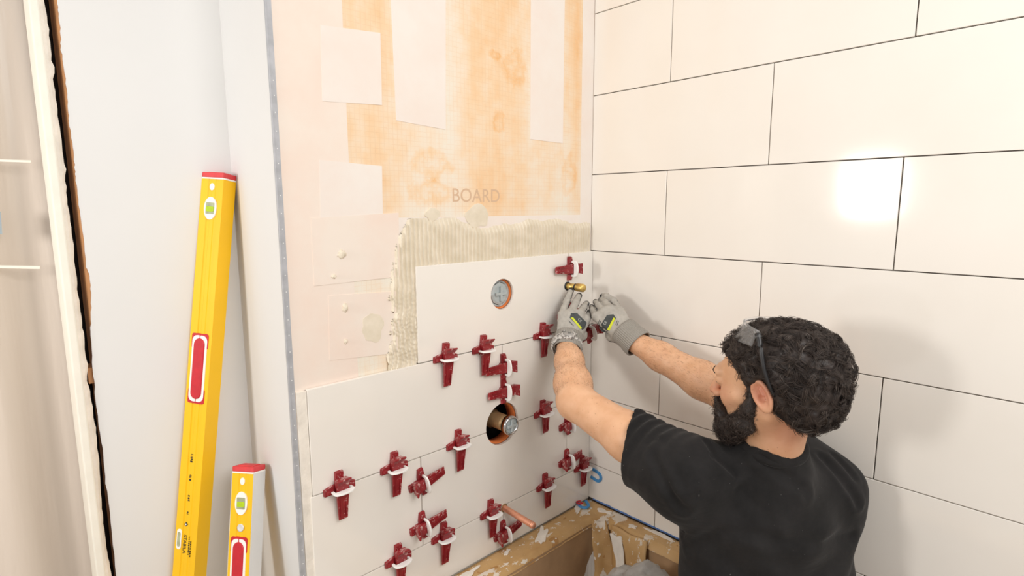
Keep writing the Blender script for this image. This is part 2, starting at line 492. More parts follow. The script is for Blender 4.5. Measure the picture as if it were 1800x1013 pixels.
for o in (cut1, cut2, cut1b, cut2b): bpy.data.objects.remove(o)

# joint bed behind the wall_back tiles: thin layer of mortar showing between tiles
jb = box('mortar_bed', (-1.0335, TT-0.001, RIM), (0.0, YB, Z0-2*TH), 'grout', wall_back)
jb2 = box('mortar_bed', (-1.030, TT-0.001, Z0-2*TH), (0.0, YB, Z0-TH-0.004), 'grout', wall_back)
jb3 = box('mortar_bed', (-0.726, TT-0.001, Z0-TH-0.004), (0.0, YB, Z0-0.004), 'grout', wall_back)
def cyl_cut2(h, r): return cyl_cut(h[0], h[1], r, -0.1, 0.1)
k1, k2 = cyl_cut2(H1, R1), cyl_cut2(H2, R2)
boolean_cut(jb, [k2]); boolean_cut(jb2, [k2]); boolean_cut(jb3, [k1])
bpy.data.objects.remove(k1); bpy.data.objects.remove(k2)
# foam edge of the board in the two holes
for (hx, hz), r in ((H1, R1), (H2, R2)):
    me = lathe_mesh([(r-0.0005, 0.0105), (r-0.0045, 0.0105), (r-0.0045, 0.046), (r-0.0005, 0.046), (r-0.0005, 0.0105)], 40, 'y')
    o = link('foam_rim', me, 'foam', wall_back); o.location = (hx, 0, hz)

# membrane strips and patches on the untiled part
def patch(px, y=YB, t=0.0008, m='fleece'):
    """px: 4 pixel corners on the wall plane"""
    P = [on_y(x, yy, y) for x, yy in px]
    me = prism_mesh([(p[0], p[2]) for p in P], y-t, y+0.0005, axis='y')
    return link('membrane_patch', me, m, wall_back)
def rect_patch(x0, x1, z0, z1, t=0.0008, m='fleece'):
    me = prism_mesh([(x0, z0), (x1, z0), (x1, z1), (x0, z1)], YB-t, YB+0.0005, axis='y')
    return link('membrane_patch', me, m, wall_back)
xs = lambda px, py: float(on_y(px, py, YB)[0])
zs = lambda px, py: float(on_y(px, py, YB)[2])
rect_patch(XL+0.006, xs(611, 240), 1.06, TOPZ-0.01, 0.0006, 'fleece_pink')
patch([(563, 44), (668, 58), (671, 185), (566, 178)], t=0.0014, m='fleece')
patch([(684, -60), (783, -60), (783, 228), (696, 212)], t=0.0012, m='fleece')
patch([(933, -60), (993, -60), (989, 252), (932, 245)], t=0.0012, m='fleece')
patch([(561, 281), (671, 292), (673, 402), (563, 401)], t=0.0013, m='fleece')
patch([(546, 384), (700, 374), (702, 486), (552, 503)], t=0.0018, m='fleece_pink')
patch([(577, 520), (700, 512), (702, 620), (579, 634)], t=0.0016, m='fleece_pink')
rect_patch(xs(700, 400), -0.002, Z0-0.01, zs(1000, 378), 0.0006, 'fleece')
rect_patch(xs(1022, 200), 0.0, Z0, TOPZ-0.01, 0.0007, 'fleece')
tx = text_mesh('BOARD', 0.052)
o = link('lettering', tx, 'greyink', wall_back); p = on_y(838, 345, YB)
o.location = (p[0], YB-0.0003, p[2]); o.rotation_euler = (math.pi/2, 0, 0)

# thin-set mortar: scraped smears (flat) and combed ridges (relief)
def blob_outline(cx, cz, rx, rz, n=28, rough=0.18, seed=0):
    o = []
    for i in range(n):
        t = 2*math.pi*i/n
        k = 1+rough*(mnoise.noise(Vector((math.cos(t)*1.6+seed*7, math.sin(t)*1.6, seed)))*1.8)
        o.append((cx+rx*k*math.cos(t), cz+rz*k*math.sin(t)))
    return o
def heightfield():
    h = 0.0022
    x0, x1, z0, z1 = -0.815, -0.003, Z0-TH-0.012, Z0+0.125
    nx, nz = int((x1-x0)/h), int((z1-z0)/h)
    X = x0+np.arange(nx)*h; Zv = z0+np.arange(nz)*h
    XX, ZZ = np.meshgrid(X, Zv, indexing='ij')
    n1 = np.sin(XX*61+1.3)*0.4+np.sin(XX*137+0.7)*0.35+np.sin(XX*23)*0.5
    # top contour from the photograph's trowel line
    tp = [(690, 452), (697, 420), (712, 392), (728, 366), (742, 378), (760, 384), (800, 380), (822, 392), (845, 403), (870, 396), (900, 392), (930, 384), (960, 388), (985, 384), (1005, 392), (1030, 388), (1042, 394)]
    tx_ = np.array([on_y(x, y, YB)[0] for x, y in tp]); tz_ = np.array([on_y(x, y, YB)[2] for x, y in tp])
    top = np.interp(XX, tx_, tz_)+0.004*n1
    band = (ZZ < top) & (ZZ > Z0-0.012) & (XX > tx_[0])
    lp = [(690, 450), (686, 480), (683, 520), (688, 560), (684, 600), (676, 630), (670, 645)]
    lx = np.array([on_y(x, y, YB)[0] for x, y in lp]); lz = np.array([on_y(x, y, YB)[2] for x, y in lp])
    left = np.interp(-ZZ, -lz, lx)+0.006*(np.sin(ZZ*90)*0.5+np.sin(ZZ*211+1)*0.5)
    colm = (ZZ <= Z0+0.03) & (XX > left) & (XX < -0.722)
    mask = band | colm
    wob = 0.0007*np.sin(ZZ*30+XX*9)+0.0004*np.sin(ZZ*95+XX*31)
    messy = np.clip((Z0-0.03-ZZ)/0.10, 0, 1)*(XX < -0.72)
    ph = (XX+wob*(1+5*messy))/0.0134
    rid = np.clip(0.5+0.5*np.cos(2*np.pi*ph), 0, 1)**1.8
    amp = np.clip((top-ZZ)/0.02, 0.15, 1)
    amp = np.where(XX < -0.72, 1.0, amp)
    lump = np.sin(XX*410+np.sin(ZZ*170)*2)*np.sin(ZZ*260+np.sin(XX*150)*2)
    H = 0.0010+0.0088*rid*amp+messy*0.0022*lump+0.0005*np.sin(ZZ*150+XX*77)
    H = np.clip(H, 0.0008, 0.012)
    idx = -np.ones(mask.shape, int)
    q = mask[:-1, :-1] & mask[1:, :-1] & mask[1:, 1:] & mask[:-1, 1:]
    use = np.zeros(mask.shape, bool)
    for dx in (0, 1):
        for dz in (0, 1): use[dx:nx-1+dx, dz:nz-1+dz] |= q
    # borders sink into the board
    inner = use.copy(); inner[1:, :] &= use[:-1, :]; inner[:-1, :] &= use[1:, :]; inner[:, 1:] &= use[:, :-1]; inner[:, :-1] &= use[:, 1:]
    H = np.where(inner, H, 0.0003)
    idx[use] = np.arange(use.sum())
    V = np.stack([XX[use], YB-H[use], ZZ[use]], 1)
    i, j = np.nonzero(q)
    F = np.stack([idx[i, j], idx[i+1, j], idx[i+1, j+1], idx[i, j+1]], 1)
    return fast_mesh('mortar', V, F)
mo = link('combed_mortar', heightfield(), 'mortar')
tag(mo, 'beige thinset mortar combed in ridges around the top tile', 'mortar', kind='stuff')
for i, (px, py, rx, rz) in enumerate(((600, 447, 0.011, 0.010), (586, 486, 0.006, 0.005), (606, 541, 0.007, 0.011), (607, 600, 0.005, 0.006))):
    p = on_y(px, py, YB)
    bm = bmesh.new(); bmesh.ops.create_icosphere(bm, subdivisions=3, radius=1)
    for v in bm.verts:
        d = 1+0.45*mnoise.noise(v.co*2.3+Vector((i*5, 0, 0)))
        v.co = Vector((v.co.x*rx*d, v.co.y*0.006*d, v.co.z*rz*d))
    o = link('mortar_lump', bm_mesh(bm, 'lump', True), 'mortar', wall_back); o.location = (p[0], YB-0.001, p[2])
for i, (px, py, rx, rz) in enumerate(((840, 380, 0.045, 0.030), (760, 377, 0.022, 0.016), (655, 575, 0.03, 0.035))):
    p = on_y(px, py, YB)
    me = prism_mesh(blob_outline(p[0], p[2], rx, rz, seed=i), YB-0.0022, YB, axis='y')
    link('mortar_smear', me, 'mortar', wall_back)

# return wall, metal bead, recessed drywall
wr = box('wall_return', (XL, YB+0.002, 0.0), (XL+0.02, Y2, TOPZ), 'paint'); tag(wr, kind='structure')
bead = empty('trim_1', (XL, YB, 0)); tag(bead, kind='structure')
box('bead_flange', (-0.0012, -0.0022, 0), (0.0115, 0.0, TOPZ), 'steel', bead)
box('bead_edge', (-0.0016, -0.003, 0), (0.002, 0.003, TOPZ), 'steel', bead, 0.0006)
me = lathe_mesh([(0, -0.0004), (0.0012, -0.0003), (0.0012, 0.001), (0, 0.001)], 10, 'y', False)
z = 0.62
while z < 1.88:
    o = link('bead_hole', me, 'hole_white', bead); o.location = (0.0062, -0.0021, z); z += 0.034+0.004*math.sin(z*40)
# strip of skim coat beside the bead, next to the tile edge
box('skim_strip', (XL+0.013, YB-0.0085, 0.0), (-1.0275, YB, Z0-TH-0.004), 'plaster_edge', wall_back)

# drywall with a torn left edge
edge = [(100, -40), (101, 0), (104, 30), (107, 62), (106, 80), (113, 120), (118, 165), (121, 200), (121, 215), (127, 250), (131, 290), (133, 310), (137, 350), (144, 400), (152, 470), (158, 490), (161, 520), (160, 555), (159, 590), (163, 650), (168, 700), (173, 740), (180, 790), (186, 850), (195, 920), (205, 1013), (216, 1110)]
pts = []
for (xa, ya), (xb, yb) in zip(edge, edge[1:]):
    n = 5
    for i in range(n):
        s = i/n; P = on_y(xa+(xb-xa)*s, ya+(yb-ya)*s, Y2)
        pts.append((P[0]+random.uniform(-1, 1)*0.0011, P[2]))
pts = sorted(pts, key=lambda p: -p[1])
pts = [(pts[0][0], TOPZ)]+pts+[(pts[-1][0], 0.0)]
V, F = [], []
for i, (x, z) in enumerate(pts):
    V += [(x, Y2, z), (XL+0.001, Y2, z), (x+0.0005, Y2+0.0015, z), (XL+0.001, Y2+0.0015, z)]
for i in range(len(pts)-1):
    A, B = i*4, i*4+4
    F += [(A, B, B+1, A+1), (A, A+2, B+2, B), (A+2, A+3, B+3, B+2)]
F += [(0, 1, 3, 2), (len(V)-4, len(V)-2, len(V)-1, len(V)-3)]
wl = link('wall_left', mesh_from('drywall', V, F), 'paint'); tag(wl, kind='structure')
xe = lambda px, Y: float(on_y(px, 0, Y)[0])
# stud whose brown face shows beside the torn edge
st = box('trim_2', (xe(94.5, Y2+0.004), Y2+0.0020, 0), (xe(94.5, Y2+0.004)+0.07, Y2+0.09, TOPZ), 'lumber', None, 0.002); tag(st, kind='structure')
bk = box('wall_gap_shade', (xe(70, Y2+0.1), Y2+0.10, 0), (XL, Y2+0.12, TOPZ), 'void_shade'); tag(bk, kind='structure')  # sheet coloured near black in place of the shade deep in the gap
bl = box('wood_block', (xe(78, Y2+0.02), Y2+0.012, 0), (xe(94, Y2+0.02)-0.001, Y2+0.06, 0.035), 'lumber', st)
bl.location.z = float(on_y(155, 662, Y2)[2])-0.02
# painted jamb with a broken plaster edge
xa, xb, xc = xe(49, Y2-0.005), xe(68, Y2-0.005), xe(79, Y2-0.003)
jm = empty('trim_3', (0, 0, 0)); tag(jm, kind='structure')
box('jamb_board', (xa, Y2-0.008, 0), (xb, Y2+0.10, TOPZ), 'paint_dim', jm, 0.003, 2)
V, F = [], []; N = 220
for i in range(N+1):
    z = TOPZ*i/N
    w = 0.0050*mnoise.noise(Vector((z*5, 0, 3)))+0.003*mnoise.noise(Vector((z*31, 5, 0)))+0.0015*mnoise.noise(Vector((z*80, 5, 9)))
    V += [(xb-0.001, Y2-0.006, z), (xc-0.005+w, Y2-0.004+w*0.3, z), (xc+w*1.3, Y2+0.001, z), (xc-0.002+w, Y2+0.05, z)]
for i in range(N):
    for j in range(3): A = i*4+j; F.append((A, A+4, A+5, A+1))
link('plaster_edge', mesh_from('plaster', V, F), 'plaster_edge', jm)
# plastic sheet hanging beyond the jamb
V, F = [], []; nx, nz = 90, 40
YS = Y2+0.13
for i in range(nx+1):
    x = -3.2+(xb+0.02+3.2)*i/nx
    for j in range(nz+1):
        z = 0.02+2.5*j/nz
        d = 0.018*math.sin(x*21+0.3*math.sin(z*2))+0.010*math.sin(x*47+z*0.8)+0.006*math.sin(x*9+z*3)
        V.append((x, YS+d, z))
for i in range(nx):
    for j in range(nz): A = i*(nz+1)+j; F.append((A, A+1, A+nz+2, A+nz+1))
sh = link('plastic_sheet', mesh_from('sheet', V, F, True), 'sheet')
tag(sh, 'milky plastic dust sheet hanging left of the jamb', 'dust sheet')
def strip(name, px, m, parent, t=0.002):
    P = [on_y(x, y, YS-0.032) for x, y in px]
    me = prism_mesh([(p[0], p[2]) for p in P], YS-0.033, YS-0.033+t, axis='y')
    return link(name, me, m, parent)
strip('tape', [(-40, 279), (54, 282), (54, 286), (-40, 283)], 'paint_dim', sh)
strip('tape', [(-40, 466), (70, 468), (70, 473), (-40, 471)], 'paint_dim', sh)
M['greyblue'] = mat('grey_blue_tape', (160, 172, 178), 0.6)
strip('tape', [(-40, 370), (1, 372), (4, 412), (-40, 410)], 'greyblue', sh)

# ------------------------------------------------------------------ bathtub with paper
TX0 = -0.80; TY0 = -1.53
def bathtub():
    root = empty('bathtub', (TX0/2, TY0/2, 0)); tag(root, 'built-in bathtub masked with spattered brown paper', 'bathtub')
    cx, cy = TX0/2, TY0/2
    def rr(x0, x1, y0, y1, r, z, n=10):
        o = []
        for px, py, a0 in ((x1-r, y1-r, 0), (x0+r, y1-r, 90), (x0+r, y0+r, 180), (x1-r, y0+r, 270)):
            for i in range(n+1):
                t = math.radians(a0+90*i/n); o.append(Vector((px+r*math.cos(t)-cx, py+r*math.sin(t)-cy, z)))
        return o
    def loft(loops, rough, sub=1):
        bm = bmesh.new(); L = [[bm.verts.new(p) for p in lp] for lp in loops]
        n = len(L[0])
        for A, B in zip(L, L[1:]):
            for i in range(n): bm.faces.new((A[i], A[(i+1) % n], B[(i+1) % n], B[i]))
        return bm, L
    e = 0.003
    # acrylic shell
    loops = [rr(TX0, -e, TY0, -e, 0.01, 0.0), rr(TX0, -e, TY0, -e, 0.012, RIM-0.006),
             rr(TX0+0.01, -0.01, TY0+0.01, -0.01, 0.014, RIM-0.004),
             rr(TX0+0.075, -0.062, TY0+0.08, -0.085, 0.07, RIM-0.006), rr(TX0+0.085, -0.072, TY0+0.09, -0.095, 0.07, RIM-0.03),
             rr(TX0+0.12, -0.11, TY0+0.2, -0.14, 0.10, 0.18), rr(TX0+0.16, -0.15, TY0+0.26, -0.19, 0.10, 0.14)]
    bm, L = loft(loops, 0); bm.faces.new(L[-1])
    link('tub_shell', bm_mesh(bm, 'shell', False), 'white', root)
    # paper over the rim, dense enough to crumple
    def seglerp(A, B, n): return [[a.lerp(b, k/n) for a, b in zip(A, B)] for k in range(n)]
    out = rr(TX0-0.002, -0.004, TY0, -0.004, 0.012, RIM-0.10, 40)
    o2 = rr(TX0-0.002, -0.004, TY0, -0.004, 0.012, RIM, 40)
    i1 = rr(TX0+0.075, -0.066, TY0+0.08, -0.088, 0.055, RIM+0.001, 40)
    i2 = rr(TX0+0.088, -0.080, TY0+0.09, -0.100, 0.055, RIM-0.022, 40)
    lp = seglerp(out, o2, 3)+seglerp(o2, i1, 8)+[i1, i2]
    def densify(loop, m=160):
        P = loop+[loop[0]]; d = [0]
        for p, q in zip(P, P[1:]): d.append(d[-1]+(q-p).length)
        o = []; k = 0
        for i in range(m*3):
            s = d[-1]*i/(m*3)
            while d[k+1] < s: k += 1
            o.append(P[k].lerp(P[k+1], (s-d[k])/max(1e-9, d[k+1]-d[k])))
        return o
    # start all loops at the same corner so they stay aligned
    lp = [densify(l) for l in lp]
    bm, L = loft(lp, 0)
    for v in bm.verts:
        w = Vector((v.co.x+cx, v.co.y+cy, v.co.z))
        k = 0.0 if (w.x > -0.012 or w.y > -0.012) else 1.0
        v.co.z += (0.0025*mnoise.noise(w*22)+0.0015*mnoise.noise(w*60))*k+0.001
    link('rim_paper', bm_mesh(bm, 'rim_paper', True), 'paper', root)
    i3 = rr(TX0+0.086, -0.074, TY0+0.09, -0.098, 0.055, RIM-0.012, 40)
    i4 = rr(TX0+0.118, -0.105, TY0+0.19, -0.135, 0.09, 0.21, 40)
    i5 = rr(TX0+0.17, -0.155, TY0+0.26, -0.19, 0.09, 0.155, 40)
    lp = [densify(l) for l in seglerp(i3, i4, 10)+seglerp(i4, i5, 3)+[i5]]
    bm, L = loft(lp, 0); bm.faces.new(L[-1])
    for v in bm.verts:
        w = Vector((v.co.x+cx, v.co.y+cy, v.co.z))
        if w.z < RIM-0.02 and w.z > 0.16:
            v.co += Vector((0.006*mnoise.noise(w*12), 0.006*mnoise.noise(w*12+Vector((9, 0, 0))), 0))
    link('lining_paper', bm_mesh(bm, 'lining', True), 'paper_in', root)
    # loose folded flaps of paper in the corner
    def flap(P, m, name='paper_flap'):
        P = [Vector(p) for p in P]; n = 14
        V, F = [], []
        for i in range(n+1):
            for j in range(n+1):
                s, t = i/n, j/n
                p = P[0]*(1-s)*(1-t)+P[1]*s*(1-t)+P[2]*s*t+P[3]*(1-s)*t
                p = p+Vector((0.006*mnoise.noise(p*25), 0.006*mnoise.noise(p*25+Vector((4, 4, 4))), 0.003*math.sin(s*9)))-Vector((cx, cy, 0))
                V.append(p)
        for i in range(n):
            for j in range(n): A = i*(n+1)+j; F.append((A, A+1, A+n+2, A+n+1))
        o = link(name, mesh_from(name, V, F, True), m, root)
        md = o.modifiers.new('thick', 'SOLIDIFY'); md.thickness = 0.0012
        return o
    flap([(-0.115, -0.105, RIM+0.004), (-0.082, -0.14, RIM+0.004), (-0.11, -0.24, RIM-0.20), (-0.165, -0.16, RIM-0.20)], 'paper')
    flap([(-0.085, -0.16, RIM+0.002), (-0.082, -0.30, RIM+0.002), (-0.125, -0.33, RIM-0.16), (-0.12, -0.20, RIM-0.17)], 'paper')
    flap([(-0.1, -0.17, RIM-0.02), (-0.09, -0.215, RIM-0.02), (-0.125, -0.25, RIM-0.13), (-0.13, -0.225, RIM-0.13)], 'plaster_edge')
    # plaster splashes on the rim
    for i, (x, y, rx, ry, rz) in enumerate(((-0.30, -0.045, 0.052, 0.014, 0.6), (-0.08, -0.022, 0.035, 0.012, 0.3), (-0.62, -0.03, 0.06, 0.012, 0.1), (-0.44, -0.03, 0.02, 0.007, 0.4), (-0.035, -0.10, 0.012, 0.03, 0.2), (-0.02, -0.32, 0.010, 0.05, 0.0), (-0.045, -0.22, 0.009, 0.016, 0.5))):
        me = prism_mesh([(px*math.cos(rz)-py*math.sin(rz), px*math.sin(rz)+py*math.cos(rz)) for px, py in blob_outline(0, 0, rx, ry, 36, 0.45, i+3)], -0.001, 0.0022, 0.0004)
        o = link('plaster_splash', me, 'plaster_edge', root); o.location = (x-cx, y-cy, RIM+0.003)
    return root
bathtub()
# crumpled grey bag lying in the tub
bm = bmesh.new(); bmesh.ops.create_icosphere(bm, subdivisions=5, radius=1)
for v in bm.verts:
    n = v.co.copy()
    k = 1+0.22*mnoise.noise(n*1.7)+0.12*abs(mnoise.noise(n*4+Vector((3, 1, 0))))+0.05*mnoise.noise(n*11)
    v.co = Vector((n.x*0.17*k, n.y*0.125*k, max(-0.13, n.z*0.135*k)))
bg = link('plastic_bag', bm_mesh(bm, 'bag', True), 'bag'); bg.location = tuple(pt(1112, 1003, 1.50)-np.array([0, 0, 0.158]))
tag(bg, 'crumpled grey plastic bag lying inside the bathtub', 'bag')
# blue tape line on the long side of the rim
V = []; n = 24
P = [(-0.0006, -0.02-0.42*i/n) for i in range(n+1)]
poly = [(y, RIM+0.004+0.002*mnoise.noise(Vector((y*30, 1, 0)))) for x, y in P]+[(y, RIM+0.009+0.003*mnoise.noise(Vector((y*40, 7, 0)))) for x, y in reversed(P)]
bt = link('masking_tape', prism_mesh(poly, -0.0012, -0.0002, axis='x'), 'bluetape')
tag(bt, 'strip of blue masking tape along the bathtub rim', 'tape')

# ------------------------------------------------------------------ plumbing
def valve(name, loc, label, parts):
    r = empty(name, loc); tag(r, label, 'valve')
    for nm, me, m, off in parts:
        o = link(nm, me, m, r); o.location = off
    return r
def cross_knob(w, t, L):
    return prism_mesh([(t, w), (-t, w), (-t, t), (-w, t), (-w, -t), (-t, -t), (-t, -w), (t, -w), (t, -t), (w, -t), (w, t), (t, t)], 0, L, 0.0008, axis='y')
valve('diverter_valve', (H1[0], 0.0, H1[1]), 'recessed shower valve with grey cross cap in the upper hole', [
    ('valve_body', lathe_mesh([(0.026, 0.10), (0.026, 0.03), (0.030, 0.028), (0.030, 0.020), (0.0, 0.020)], 28, 'y'), 'bronze', (0, 0, 0)),
    ('cap', lathe_mesh([(0.0, 0.010), (0.028, 0.010), (0.0345, 0.013), (0.0345, 0.022), (0, 0.022)], 8, 'y', False), 'cap_grey', (0, 0, 0)),
    ('cap_ring', lathe_mesh([(0.037, 0.019), (0.034, 0.015), (0.040, 0.015), (0.040, 0.024), (0.037, 0.024)], 32, 'y'), 'cap_grey', (0, 0, 0)),
    ('cross_knob', cross_knob(0.022, 0.004, 0.008), 'cap_grey', (0, 0.003, 0))])
valve('mixer_valve', (H2[0]+0.012, 0.0, H2[1]-0.002), 'shower mixer valve with chrome collar in the lower hole', [
    ('valve_body', lathe_mesh([(0.030, 0.11), (0.030, 0.06), (0.025, 0.05), (0.025, -0.012), (0.022, -0.014), (0, -0.014)], 28, 'y'), 'bronze', (0, 0, 0)),
    ('side_pipe', lathe_mesh([(0.012, -0.055), (0.012, 0.055)], 16, 'z'), 'bronze', (-0.02, 0.085, 0)),
    ('chrome_collar', lathe_mesh([(0.022, -0.012), (0.0285, -0.010), (0.0295, -0.016), (0.0295, -0.026), (0.0275, -0.030), (0.024, -0.030), (0.022, -0.024)], 32, 'y'), 'chrome', (0, 0, 0)),
    ('cap', lathe_mesh([(0, -0.026), (0.023, -0.026), (0.023, -0.018), (0, -0.018)], 10, 'y', False), 'cap_grey', (0, 0, 0)),
    ('cross_knob', cross_knob(0.019, 0.004, 0.007), 'cap_grey', (0, -0.0335, 0))])
p = on_y(997, 503, 0)
br = empty('shower_arm_stub', (p[0], 0, p[2])); tag(br, 'polished brass pipe stub sticking out above the gloved hands', 'pipe stub')
link('nipple', lathe_mesh([(0, 0.02), (0.0105, 0.02), (0.0105, -0.040), (0, -0.040)], 24, 'y'), 'brass', br)
link('seal_ring', lathe_mesh([(0.0095, -0.036), (0.0122, -0.036), (0.0122, -0.042), (0.0095, -0.042)], 24, 'y'), 'black', br)
link('end_cap', lathe_mesh([(0, -0.041), (0.0125, -0.041), (0.0135, -0.044), (0.0135, -0.068), (0.0115, -0.071), (0, -0.071)], 24, 'y'), 'brass', br)
link('wall_gasket', lathe_mesh([(0.0108, 0.0005), (0.0145, 0.0005), (0.0145, -0.003), (0.0108, -0.003)], 24, 'y'), 'black', br)
p = on_y(886, 893, 0)
cp = empty('copper_spout_stub', (p[0], 0, p[2])); tag(cp, 'copper pipe stub sticking out above the bathtub rim', 'pipe stub')
cp.rotation_euler = (0.03, 0, 0)
link('pipe', lathe_mesh([(0.0095, 0.02), (0.0095, -0.128), (0.0085, -0.131), (0, -0.131)], 22, 'y'), 'copper', cp)
link('solder_ring', lathe_mesh([(0.0094, -0.120), (0.0104, -0.121), (0.0104, -0.125), (0.0094, -0.126)], 22, 'y'), 'copper', cp)
link('wall_opening', lathe_mesh([(0.009, -0.0008), (0.0135, -0.0008), (0.0135, 0.001), (0.009, 0.001)], 22, 'y'), 'bronze', cp)

# ------------------------------------------------------------------ levelling wedges
def wedge_parts():
    """local X along the joint, local Y towards the wedge head, local Z out of the wall"""
    bm = bmesh.new()
    # foot plate: a cross whose long arms run along the joint
    def arm(poly, z0, z1, sh=0.0):
        lo = [bm.verts.new((x, y, z0)) for x, y in poly]
        cxm = sum(p[0] for p in poly)/len(poly); cym = sum(p[1] for p in poly)/len(poly)
        hi = [bm.verts.new((cxm+(x-cxm)*(1-sh), cym+(y-cym)*(1-sh), z1)) for x, y in poly]
        n = len(poly); bm.faces.new(lo[::-1]); bm.faces.new(hi)
        for i in range(n): bm.faces.new((lo[i], lo[(i+1) % n], hi[(i+1) % n], hi[i]))
    arm([(-0.040, -0.009), (0.040, -0.009), (0.040, 0.007), (0.018, 0.013), (-0.018, 0.013), (-0.040, 0.007)], 0.0, 0.0075, 0.04)
    arm([(-0.013, -0.014), (0.013, -0.014), (0.010, 0.043), (-0.010, 0.043)], 0.0, 0.0085, 0.06)
    arm([(-0.036, -0.006), (-0.017, -0.006), (-0.017, 0.006), (-0.036, 0.004)], 0.007, 0.0135, 0.35)
    arm([(0.036, -0.006), (0.036, 0.004), (0.017, 0.006), (0.017, -0.006)], 0.007, 0.0135, 0.35)
    foot = bm_mesh(bm, 'foot')
    # wedge: sliding taper with a flared, hooked head and ribs on its back
    prof = [(-0.074, 0.009), (-0.071, 0.0145), (-0.010, 0.0205), (0.012, 0.0235), (0.024, 0.0262), (0.033, 0.0345), (0.0365, 0.0335), (0.034, 0.023), (0.032, 0.009)]
    hw = [0.0100, 0.0120, 0.0150, 0.0150, 0.0155, 0.0178, 0.0178, 0.0165, 0.0150]
    bm = bmesh.new()
    A = [bm.verts.new((-w, y, z)) for (y, z), w in zip(prof, hw)]; B = [bm.verts.new((w, y, z)) for (y, z), w in zip(prof, hw)]
    bm.faces.new(A); bm.faces.new(B[::-1]); n = len(A)
    for i in range(n): bm.faces.new((A[i], A[(i+1) % n], B[(i+1) % n], B[i]))
    bmesh.ops.recalc_face_normals(bm, faces=bm.faces)
    bmesh.ops.bevel(bm, geom=bm.edges[:], offset=0.0011, segments=1, affect='EDGES')
    for s in (-1, 1):
        bm_box(bm, (s*0.0065-0.0012, -0.062, 0.013), (s*0.0065+0.0012, -0.012, 0.0205))
    wd = bm_mesh(bm, 'wedge')
    # clip: flat bridge standing on two legs in the joint, rounded corners
    arc = [(0.0262*math.sin(t), 0.0265+0.0140*math.cos(t)**0.8) for t in np.linspace(-1.35, 1.35, 13)]
    poly = [(-0.0255, -0.004), (-0.0262, 0.026)]+arc+[(0.0262, 0.026), (0.0255, -0.004), (0.0195, -0.004), (0.0195, 0.0235), (-0.0195, 0.0235), (-0.0195, -0.004)]
    cl = prism_mesh(poly, -0.0022, 0.0022, 0.0005, axis='y')
    return foot, wd, cl
FOOT, WDG, CLIP = wedge_parts()
def wedge(px, py, direction, label, tilt=0.0, out=0.0):
    P = on_y(px, py, 0.0)
    if direction == 'down':
        P[2] = min([Z0-TH*k for k in (1, 2, 3)], key=lambda z: abs(z-P[2]))
        X, Y = Vector((1, 0, 0)), Vector((0, 0, 1))
    else:
        P[0] = min((-0.1277, -0.4277, -0.7277), key=lambda x: abs(x-P[0]))
        if direction == 'left': X, Y = Vector((0, 0, -1)), Vector((1, 0, 0))
        else: X, Y = Vector((0, 0, 1)), Vector((-1, 0, 0))
    Zv = Vector((0, -1, 0))
    r = Matrix((X, Y, Zv)).transposed()
    if r.determinant() < 0: X = -X; r = Matrix((X, Y, Zv)).transposed()
    e = empty('leveling_wedge', (P[0], P[1]-0.0004-out, P[2]))
    e.rotation_mode = 'QUATERNION'
    e.rotation_quaternion = (r @ Matrix.Rotation(tilt, 3, 'Z')).to_quaternion()
    tag(e, label, 'wedge', 'red tile leveling wedges')
    link('foot', FOOT, 'wedge', e)
    w = link('wedge', WDG, 'wedge', e)
    k = random.uniform(-0.006, 0.006); w.location = (0, k, 0.0004)
    link('clip', CLIP, 'clip', e)
    return e
W_LIST = [
    (782, 634, 'down', 'red wedge with white clip nearest the mortar column, under the top tile'),
    (848, 616, 'down', 'red wedge with white clip directly below the upper valve hole'),
    (952, 592, 'down', 'red wedge with white clip beside the watch on the upper joint'),
    (596, 862, 'down', 'red wedge with white clip nearest the metal corner bead, on the middle joint'),
    (692, 826, 'down', 'red wedge with white clip second from the bead on the middle joint'),
    (804, 784, 'down', 'red wedge with white clip on the middle joint just left of the lower valve hole'),
    (953, 724, 'down', 'red wedge with white clip on the middle joint between lower valve and forearm'),
    (699, 984, 'down', 'red wedge with white clip cut by the bottom edge of the photo'),
    (778, 944, 'down', 'red wedge with white clip second left of the copper pipe on the lowest joint'),
    (861, 906, 'down', 'red wedge with white clip on the lowest joint just left of the copper pipe'),
    (957, 857, 'down', 'red wedge with white clip on the lowest joint between copper pipe and corner'),
    (1021, 823, 'down', 'red wedge on the lowest joint closest to the corner, above the blue spacers'),
    (1000, 472, 'left', 'red wedge with white clip on the upright joint directly above the brass stub'),
    (880, 645, 'left', 'upper of two red wedges stacked above the lower valve hole, pointing left'),
    (880, 688, 'left', 'lower of two red wedges stacked above the lower valve hole, pointing left'),
    (741, 846, 'right', 'upper of two red wedges on the left upright joint, tip pointing right'),
    (743, 922, 'right', 'lower of two red wedges on the left upright joint, tip pointing right'),
    (996, 808, 'right', 'red wedge on the upright joint near the corner, left of the corner wedge'),
    (882, 936, 'right', 'red wedge tilted on the upright joint below the copper pipe'),
    (996, 745, 'right', 'red wedge mostly hidden behind the bare left forearm'),
    (998, 552, 'left', 'red wedge mostly hidden behind the left glove'),
]
for px, py, d, lb in W_LIST:
    wedge(px, py, d, lb, tilt=random.uniform(-0.05, 0.05) + (0.16 if d == 'right' else 0))
# the wedge held between both gloves
hw_ = wedge(998, 600, 'left', 'red wedge held between the two gloves', tilt=0.3)
hw_.location = tuple(pt(1032, 584, 1.83))

